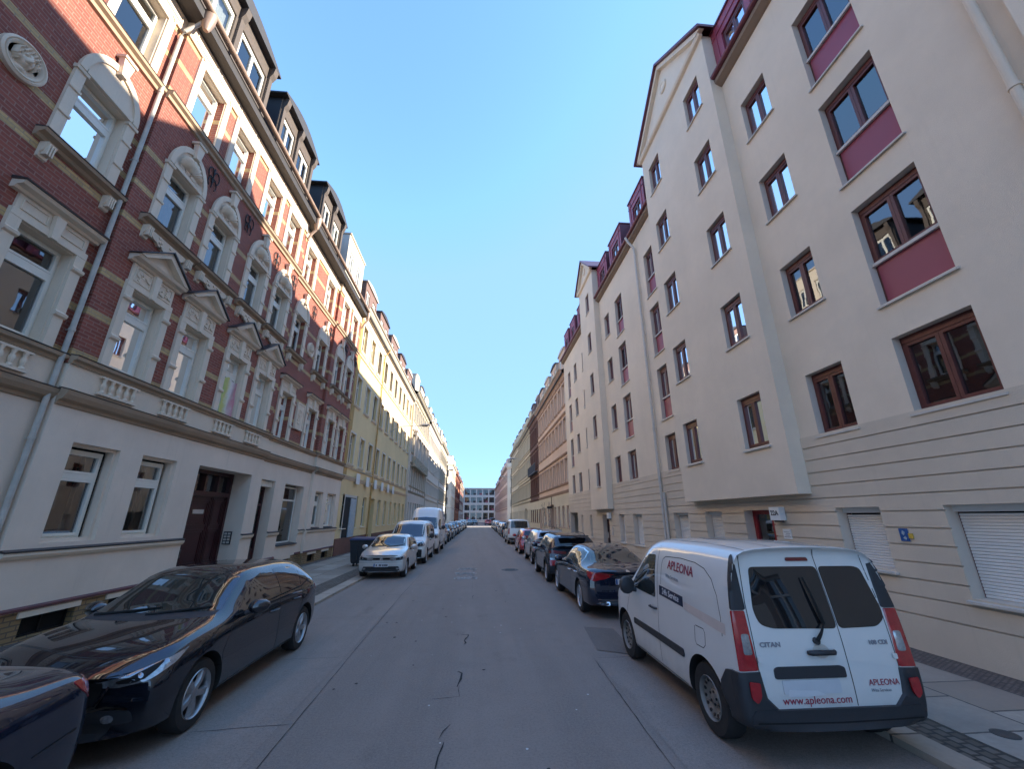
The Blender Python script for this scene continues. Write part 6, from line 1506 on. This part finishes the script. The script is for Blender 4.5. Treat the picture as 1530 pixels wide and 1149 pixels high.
SPEC = {
 'mazda': dict(L=4.46, W=1.795, fy=1.30, ry=-1.40, wr=.325, rim='five', parts=mazda_parts, mirror=(.99, .50, 1.0), crease=.60,
   top=[(-2.23, .95), (-2.13, 1.03), (-2.0, 1.15), (-1.8, 1.29), (-1.5, 1.385), (-1.1, 1.435), (-.6, 1.455), (-.15, 1.455), (.15, 1.425), (.55, 1.245), (.98, 1.02), (1.3, .975), (1.75, .885), (2.05, .80), (2.23, .70)],
   belt=[(-2.23, .87), (-1.9, .99), (-1.2, .995), (0, .955), (.9, .915), (1.3, .895), (1.8, .81), (2.23, .62)],
   wid=[(-2.23, .80), (-2.0, .865), (-1.4, .8975), (-.2, .882), (1.3, .8975), (1.9, .875), (2.23, .80)],
   rw=[(-2.23, .66), (-1.8, .60), (-1.2, .62), (0, .645), (.4, .665), (.98, .76), (1.4, .76), (1.9, .72), (2.23, .64)],
   bot=[(-2.23, .33), (-1.9, .22), (0, .17), (1.8, .19), (2.23, .22)], nose=[(.15, .12), (.35, .02), (.5, .0), (.65, .03), (.8, .12), (.95, .2)], tailp=[(.2, .08), (.45, 0), (.7, .02), (.9, .10), (1.1, .2)], fcurve=.26, rcurve=.16),
 'merc': dict(L=4.69, W=1.81, fy=1.575, ry=-1.265, wr=.335, rim='ten', parts=merc_parts, mirror=(1.0, .58, 1.0), crease=.62,
   top=[(-2.345, .94), (-2.25, .99), (-2.0, 1.02), (-1.72, 1.045), (-1.5, 1.10), (-1.1, 1.28), (-.7, 1.39), (-.2, 1.44), (.15, 1.42), (.6, 1.21), (.98, 1.02), (1.3, .98), (1.9, .88), (2.2, .78), (2.345, .70)],
   belt=[(-2.345, .88), (-2, .96), (-1.2, .975), (0, .945), (1, .905), (1.9, .80), (2.345, .63)],
   wid=[(-2.345, .82), (-2.1, .875), (-1.3, .905), (0, .89), (1.5, .905), (2.1, .875), (2.345, .79)],
   rw=[(-2.345, .68), (-1.9, .72), (-1.55, .67), (-.9, .615), (0, .635), (.4, .66), (1, .76), (1.9, .72), (2.345, .62)],
   bot=[(-2.345, .30), (-2.0, .22), (0, .17), (1.9, .19), (2.345, .22)], nose=[(.15, .08), (.4, 0), (.6, .02), (.75, .10), (.9, .2)], tailp=[(.2, .08), (.45, 0), (.7, .02), (.9, .05), (1.0, .1)], fcurve=.26, rcurve=.2),
 'suv': dict(L=4.2, W=1.80, fy=1.28, ry=-1.32, wr=.33, rim='five', parts=suv_parts, mirror=(1.0, .5, 1.08), crease=.66,
   top=[(-2.1, 1.16), (-2.0, 1.26), (-1.86, 1.40), (-1.7, 1.50), (-1.2, 1.545), (-.4, 1.565), (.05, 1.55), (.4, 1.40), (.9, 1.10), (1.3, 1.05), (1.8, .96), (2.1, .82)],
   belt=[(-2.1, 1.04), (-1.7, 1.10), (-1.0, 1.06), (0, 1.02), (.9, 1.0), (1.6, .93), (2.1, .72)],
   wid=[(-2.1, .83), (-1.9, .875), (-1.3, .90), (0, .885), (1.3, .90), (1.8, .875), (2.1, .80)],
   rw=[(-2.1, .66), (-1.7, .64), (-1.0, .65), (0, .67), (.4, .68), (.95, .76), (1.8, .72), (2.1, .64)],
   bot=[(-2.1, .34), (-1.8, .25), (0, .21), (1.7, .23), (2.1, .30)], nose=[(.2, .1), (.45, 0), (.7, .02), (.85, .1), (1.0, .2)], tailp=[(.2, .08), (.5, 0), (.8, .04), (1.0, .08), (1.3, .12)], fcurve=.22, rcurve=.16),
 'polo': dict(L=3.97, W=1.68, fy=1.22, ry=-1.25, wr=.31, tw=.185, rim='cover', parts=polo_parts, mirror=(.94, .52, 1.0), crease=.60,
   top=[(-1.985, 1.02), (-1.9, 1.12), (-1.75, 1.27), (-1.55, 1.38), (-1.1, 1.43), (-.4, 1.46), (.05, 1.45), (.4, 1.31), (.9, 1.04), (1.25, .99), (1.65, .925), (1.985, .80)],
   belt=[(-1.985, .95), (-1.5, 1.0), (-.9, .985), (0, .96), (.9, .935), (1.5, .86), (1.985, .67)],
   wid=[(-1.985, .78), (-1.8, .815), (-1.25, .84), (0, .83), (1.2, .84), (1.7, .825), (1.985, .765)],
   rw=[(-1.985, .62), (-1.5, .60), (0, .625), (.4, .64), (.95, .72), (1.6, .70), (1.985, .64)],
   bot=[(-1.985, .32), (-1.7, .22), (0, .18), (1.6, .2), (1.985, .24)], nose=[(.15, .08), (.4, 0), (.65, .01), (.8, .07), (.95, .18)], tailp=[(.2, .08), (.45, 0), (.7, .02), (.9, .07), (1.2, .12)], fcurve=.17, rcurve=.16),
 'citan': dict(L=3.94, W=1.80, fy=1.15, ry=-1.25, wr=.325, rim='steel', rimmat='steel', pm=1, bigm=1, parts=citan_parts, mirror=(1.02, .62, 1.12), crease=.70, er=.11, fr=.5, rr=.14, sh=.975,
   top=[(-1.97, 1.79), (-1.8, 1.82), (-1.0, 1.845), (-.2, 1.84), (.2, 1.80), (.45, 1.70), (.8, 1.42), (1.12, 1.14), (1.4, 1.07), (1.75, .98), (1.97, .84)],
   belt=[(-1.97, 1.06), (-1.0, 1.08), (0, 1.06), (.9, 1.04), (1.3, .99), (1.75, .88), (1.97, .76)],
   wid=[(-1.97, .875), (-1.7, .895), (-1.2, .90), (0, .895), (1.15, .90), (1.6, .87), (1.97, .76)],
   rw=[(-1.97, .745), (-1.0, .77), (0, .76), (.5, .74), (1.1, .78), (1.5, .76), (1.97, .6)],
   bot=[(-1.97, .30), (-1.7, .25), (0, .2), (1.6, .22), (1.97, .26)], nose=[(.2, .08), (.5, 0), (.7, .02), (.9, .1), (1.1, .2)], tailp=[(.2, .06), (.5, .0), (.9, .02), (1.2, .06), (1.5, .12), (1.8, .2)], fcurve=.2, rcurve=.07),
 'panelvan': dict(L=4.9, W=1.90, H=1.95, fy=1.55, ry=-1.45, wr=.34, rim='cover', pm=1, bigm=1, parts=van_parts, mirror=(1.08, 1.0, 1.22), crease=.75, er=.13, fr=.5, rr=.2, sh=.975, ws=(1.20, 1.80), hz=.86, hl=[(1.34, .93), (1.0, 1.0), (.86, 1.02), (.84, .84), (1.0, .78), (1.32, .78)], doors=(1.38, .35),
   sw=[(1.42, 1.18), (1.2, 1.45), (.95, 1.68), (.42, 1.72), (.42, 1.16)], sw2=[[(.28, 1.16), (.28, 1.72), (-.75, 1.72), (-.75, 1.16)], [(-.9, 1.16), (-.9, 1.72), (-2.0, 1.70), (-2.05, 1.18)]],
   top=[(-2.45, 1.86), (-2.2, 1.93), (-1, 1.96), (.4, 1.96), (.8, 1.92), (1.1, 1.75), (1.75, 1.18), (2.0, 1.08), (2.3, .98), (2.45, .88)],
   belt=[(-2.45, 1.12), (0, 1.14), (1.4, 1.12), (1.9, 1.0), (2.45, .80)],
   wid=[(-2.45, .90), (-2.2, .94), (-1, .95), (1.5, .95), (2.1, .92), (2.45, .80)], rw=[(-2.45, .74), (0, .78), (1.0, .76), (1.75, .80), (2.45, .66)],
   bot=[(-2.45, .34), (-2, .27), (0, .22), (2.1, .25), (2.45, .28)], nose=[(.2, .06), (.5, 0), (.8, .02), (1.0, .1), (1.2, .2)], tailp=[(.3, .03), (.6, 0), (1.2, .03), (1.9, .12)], fcurve=.24, rcurve=.06),
 'boxvan': dict(L=5.9, W=2.02, H=2.72, fy=2.0, ry=-1.66, wr=.35, rim='cover', pm=1, bigm=1, parts=van_parts, mirror=(1.16, 1.45, 1.5), crease=.8, er=.2, fr=.5, rr=.2, sh=.98, ws=(1.42, 2.12), hz=.98, hl=[(1.66, 1.06), (1.3, 1.14), (1.08, 1.16), (1.08, .94), (1.3, .88), (1.64, .90)], doors=(1.85, .75),
   sw=[(1.9, 1.36), (1.65, 1.7), (1.4, 1.95), (.85, 2.0), (.85, 1.32)],
   top=[(-2.95, 2.66), (-2.6, 2.70), (0, 2.74), (.8, 2.72), (1.15, 2.55), (1.4, 2.22), (2.05, 1.45), (2.3, 1.30), (2.75, 1.15), (2.95, 1.0)],
   belt=[(-2.95, 1.3), (0, 1.34), (1.8, 1.3), (2.4, 1.15), (2.95, .92)],
   wid=[(-2.95, .98), (-2.6, 1.0), (0, 1.01), (2, 1.01), (2.6, .96), (2.95, .84)], rw=[(-2.95, .84), (0, .88), (1.2, .84), (2.05, .86), (2.95, .7)],
   bot=[(-2.95, .36), (0, .28), (2.5, .28), (2.95, .3)], nose=[(.2, .06), (.5, 0), (.9, .02), (1.1, .1), (1.4, .2)], tailp=[(.3, .02), (.6, 0), (2.6, .06)], fcurve=.22, rcurve=.05),
}
PI = math.pi
rc = make_car
# right side, rear ends towards the camera
rc('citan', 'delivery_van', 'white delivery van with crimson lettering and dark rear windows, nearest on the right', 'van', 'P_white', (3.33, 6.05, 0), 0)
rc('merc', 'parked_car', 'dark blue saloon with chrome trim parked in front of the white lettered van', 'car', 'P_merc', (3.36, 11.77, 0), 0)
rc('suv', 'parked_car', 'blue black crossover with a roof spoiler, parked ahead of the dark blue saloon', 'car', 'P_suv', (3.32, 16.5, 0), 0)
rc('suv', 'parked_car', 'silver crossover parked between the blue black crossover and the red hatchback', 'car', 'P_beige', (3.5, 21.9, 0), 0)
rc('polo', 'parked_car', 'small bright red hatchback on the right', 'car', 'P_red', (3.42, 27.5, 0), 0)
rc('panelvan', 'parked_van', 'white van with dark rear windows parked beyond the red hatchback', 'van', 'P_white', (3.5, 37.2, 0), 0)
cols = [('polo', 'P_grey'), ('suv', 'P_dark'), ('mazda', 'P_silver'), ('polo', 'P_beige'), ('suv', 'P_grey'), ('merc', 'P_dark'), ('polo', 'P_silver'), ('mazda', 'P_blue'), ('suv', 'P_white'), ('polo', 'P_dark')]
nm = {'P_grey': 'grey', 'P_dark': 'black', 'P_silver': 'silver', 'P_beige': 'pale silver', 'P_blue': 'steel blue', 'P_white': 'white', 'P_red': 'red'}
kd = {'polo': 'small hatchback', 'suv': 'crossover', 'mazda': 'hatchback', 'merc': 'saloon'}
order = ['first', 'second', 'third', 'fourth', 'fifth', 'sixth', 'seventh', 'eighth', 'ninth', 'tenth', 'eleventh']
for i, (k, p) in enumerate(cols):
    y = 43.4 + i * 5.35; rc(k, 'parked_car', '%s %s, %s car beyond the white van in the right hand row' % (nm[p], kd[k], order[i]), 'car', p, (3.5 + bend(y), y, 0), rnd.uniform(-.01, .01))
# left side, noses towards the camera
rc('merc', 'parked_car', 'black car cut off by the lower left corner, only its rear wing showing', 'car', 'P_merc', (-3.76, 1.87, 0), PI)
rc('mazda', 'parked_car', 'glossy black hatchback with five spoke alloy wheels, nearest whole car on the left', 'car', 'P_mazda', (-3.78, 6.66, 0), PI)
rc('polo', 'parked_car', 'silver hatchback parked beside the blue lidded bin on the left', 'car', 'P_silver', (-3.37, 17.95, 0), PI)
rc('panelvan', 'parked_van', 'white passenger van parked behind the silver hatchback on the left', 'van', 'P_white', (-3.28, 22.95, 0), PI)
rc('boxvan', 'parked_van', 'tall white high roof van, highest vehicle in the left row', 'van', 'P_white', (-3.22, 28.75, 0), PI)
cl = [('suv', 'P_beige'), ('suv', 'P_dark'), ('mazda', 'P_grey'), ('polo', 'P_blue'), ('suv', 'P_blue'), ('polo', 'P_dark'), ('mazda', 'P_silver'), ('suv', 'P_grey'), ('polo', 'P_white'), ('merc', 'P_dark'), ('suv', 'P_silver')]
for i, (k, p) in enumerate(cl):
    y = 34.6 + i * 5.45; rc(k, 'parked_car', '%s %s, %s car behind the tall white van on the left' % (nm[p], kd[k], order[i]), 'car', p, (-3.3 + bend(y) * .9, y, 0), PI + rnd.uniform(-.01, .01))
# beyond the side street
for i, (x, y, k, p, rz, lb) in enumerate(((-.6, 126, 'mazda', 'P_dark', PI, 'black car driving towards the camera far down the street'), (3.1, 118, 'suv', 'P_red', 0, 'red crossover far down on the right past the side street'), (4.4, 124, 'panelvan', 'P_blue', 0, 'steel blue van far down on the right past the side street'), (4.5, 131, 'polo', 'P_silver', 0, 'silver hatchback farthest down on the right past the side street'), (-2.0, 119, 'suv', 'P_grey', PI, 'grey crossover far down on the left past the side street'), (-2.0, 126, 'polo', 'P_dark', PI, 'black hatchback farthest down on the left past the side street'))):
    rc(k, 'parked_car' if k != 'panelvan' else 'parked_van', lb, 'van' if k == 'panelvan' else 'car', p, (x + .1, y, 0), rz)

# ------------------------------------------------------------------ bin
bn = thing('wheelie_bin', 'large anthracite wheeled bin with a blue lid on the left pavement beside the silver hatchback', 'bin', (-4.9, 20.1, .06))
mb = MB(); vs = []
for z, hx, hy in ((.12, .50, .36), (.2, .54, .38), (1.0, .62, .46), (1.04, .64, .48), (1.08, .64, .48)):
    for sx, sy in ((-1, -1), (1, -1), (1, 1), (-1, 1)): vs.append((sx * hx, sy * hy, z))
mb.add(vs, [(j * 4 + i, j * 4 + (i + 1) % 4, (j + 1) * 4 + (i + 1) % 4, (j + 1) * 4 + i) for j in range(4) for i in range(4)] + [(0, 1, 2, 3)])
for x in (-.3, 0, .3): mb.box3(x - .02, x + .02, -.475, -.40, .25, .98)
obj('container', mb, 'binbody', bn)
mb = MB(); mb.add([(-.66, -.5, 1.085), (.66, -.5, 1.085), (.66, .5, 1.085), (-.66, .5, 1.085), (-.62, -.46, 1.14), (.62, -.46, 1.14), (.60, .3, 1.19), (-.60, .3, 1.19), (.62, .48, 1.12), (-.62, .48, 1.12)],
    [(0, 1, 5, 4), (4, 5, 6, 7), (7, 6, 8, 9), (9, 8, 2, 3), (0, 3, 2, 1), (0, 4, 7, 3), (3, 7, 9), (1, 2, 6, 5), (2, 8, 6)]); obj('lid', mb, 'binlid', bn)
for sx in (-1, 1):
    for sy in (-1, 1):
        mb = MB(); mb.lathe((sx * .42, sy * .28, .1), [(.1, -.02), (.1, .02)], 16, 'X'); obj('wheel', mb, 'rubber', bn, smooth=True)
# ------------------------------------------------------------------ street lamps on wall brackets
def wall_lamp(F, u, v, lab, l=2.3):
    x, y, z = F(u, v, 0); t = thing('street_lamp', lab, 'street lamp', (x, y, v), group='wall mounted street lamps')
    w = lambda a, b, c: Vector(F(u + a, v + b, c)) - Vector((x, y, v))
    mb = MB(); mb.tube([w(0, -.35, .03), w(0, .0, .06), w(0, .25, .35), w(0, .5, 1.0), w(0, .62, l)], [.035, .035, .032, .028, .024], 8); mb.tube([w(0, -.3, .02), w(0, -.25, .06)], .07, 8); obj('arm', mb, 'pipe', t, smooth=True)
    mb = MB(); P = [w(0, .62, l - .1), w(0, .66, l + .1), w(0, .68, l + .55), w(0, .68, l + .8)]; mb.tube(P, [.05, .1, .12, .04], 10); o = obj('lamp_head', mb, 'sill', t, smooth=True)
    mb = MB(); mb.tube([w(0, .60, l + .15), w(0, .60, l + .6)], .08, 8); obj('lamp_glass', mb, 'glass', o, smooth=True)
wall_lamp(Fr(XL, 1), 36.2, 9.3, 'curved bracket lamp on the yellow house between its upper windows', 2.6)
wall_lamp(FL(61, 80), 70.0, 9.0, 'curved bracket lamp on the long pale grey house', 2.6)
wall_lamp(FRR(49, 57), 57.2, 9.3, 'bracket lamp on the edge of the brown brick house', 2.2)
wall_lamp(FRR(76, 94), 84, 9.3, 'bracket lamp on the sandstone house on the right', 2.2)
# ================================================================== LIGHT, SKY, CAMERA
W = bpy.data.worlds.new('World'); S.world = W; W.use_nodes = True; nt = W.node_tree; bg = nt.nodes['Background']
sky = nt.nodes.new('ShaderNodeTexSky'); sky.sky_type = 'NISHITA'; sky.sun_disc = False
EL, DX, DY = 22.6, 14.6, .35
az = math.atan2(DX, DY)                       # clockwise from +Y
sky.sun_elevation = R(EL); sky.sun_rotation = az; sky.altitude = 2600; sky.air_density = 1.0; sky.dust_density = 0.0; sky.ozone_density = 5.0
cap = nt.nodes.new('ShaderNodeMix'); cap.data_type = 'RGBA'; cap.blend_type = 'DARKEN'; cap.inputs[0].default_value = .9
cap.inputs[7].default_value = (.44, .80, 1.42, 1); nt.links.new(sky.outputs[0], cap.inputs[6]); nt.links.new(cap.outputs[2], bg.inputs[0]); bg.inputs[1].default_value = .15
su = bpy.data.lights.new('sun', 'SUN'); su.energy = 2.0; su.angle = R(.55); su.color = (1, .91, .76)
so = bpy.data.objects.new('sun', su); COL.objects.link(so)
d = Vector((math.sin(az) * math.cos(R(EL)), math.cos(az) * math.cos(R(EL)), math.sin(R(EL)))); so.rotation_euler = d.to_track_quat('Z', 'Y').to_euler(); so.location = (0, 0, 40)
cam = bpy.data.cameras.new('camera'); co = bpy.data.objects.new('camera', cam); COL.objects.link(co); S.camera = co
cam.sensor_fit = 'HORIZONTAL'; cam.sensor_width = 36; cam.lens = 36 * 605 / 1530; cam.clip_start = .05; cam.clip_end = 3000
phi = math.atan(198.5 / 605); th = math.atan(53 / (605 / math.cos(phi)))
f = Vector((math.sin(th) * math.cos(phi), math.cos(th) * math.cos(phi), math.sin(phi))); rt = Vector((math.cos(th), -math.sin(th), 0)); up = rt.cross(f)
co.matrix_world = Matrix(((rt.x, up.x, -f.x, 0), (rt.y, up.y, -f.y, 0), (rt.z, up.z, -f.z, 2.1), (0, 0, 0, 1)))
S.view_settings.view_transform = 'Standard'; S.view_settings.look = 'None'; S.view_settings.exposure = 2.68; S.view_settings.gamma = 1
S.render.engine = 'CYCLES'; S.cycles.max_bounces = 8; S.cycles.transparent_max_bounces = 8; S.cycles.use_denoising = True
S.render.resolution_x = 1024; S.render.resolution_y = 770
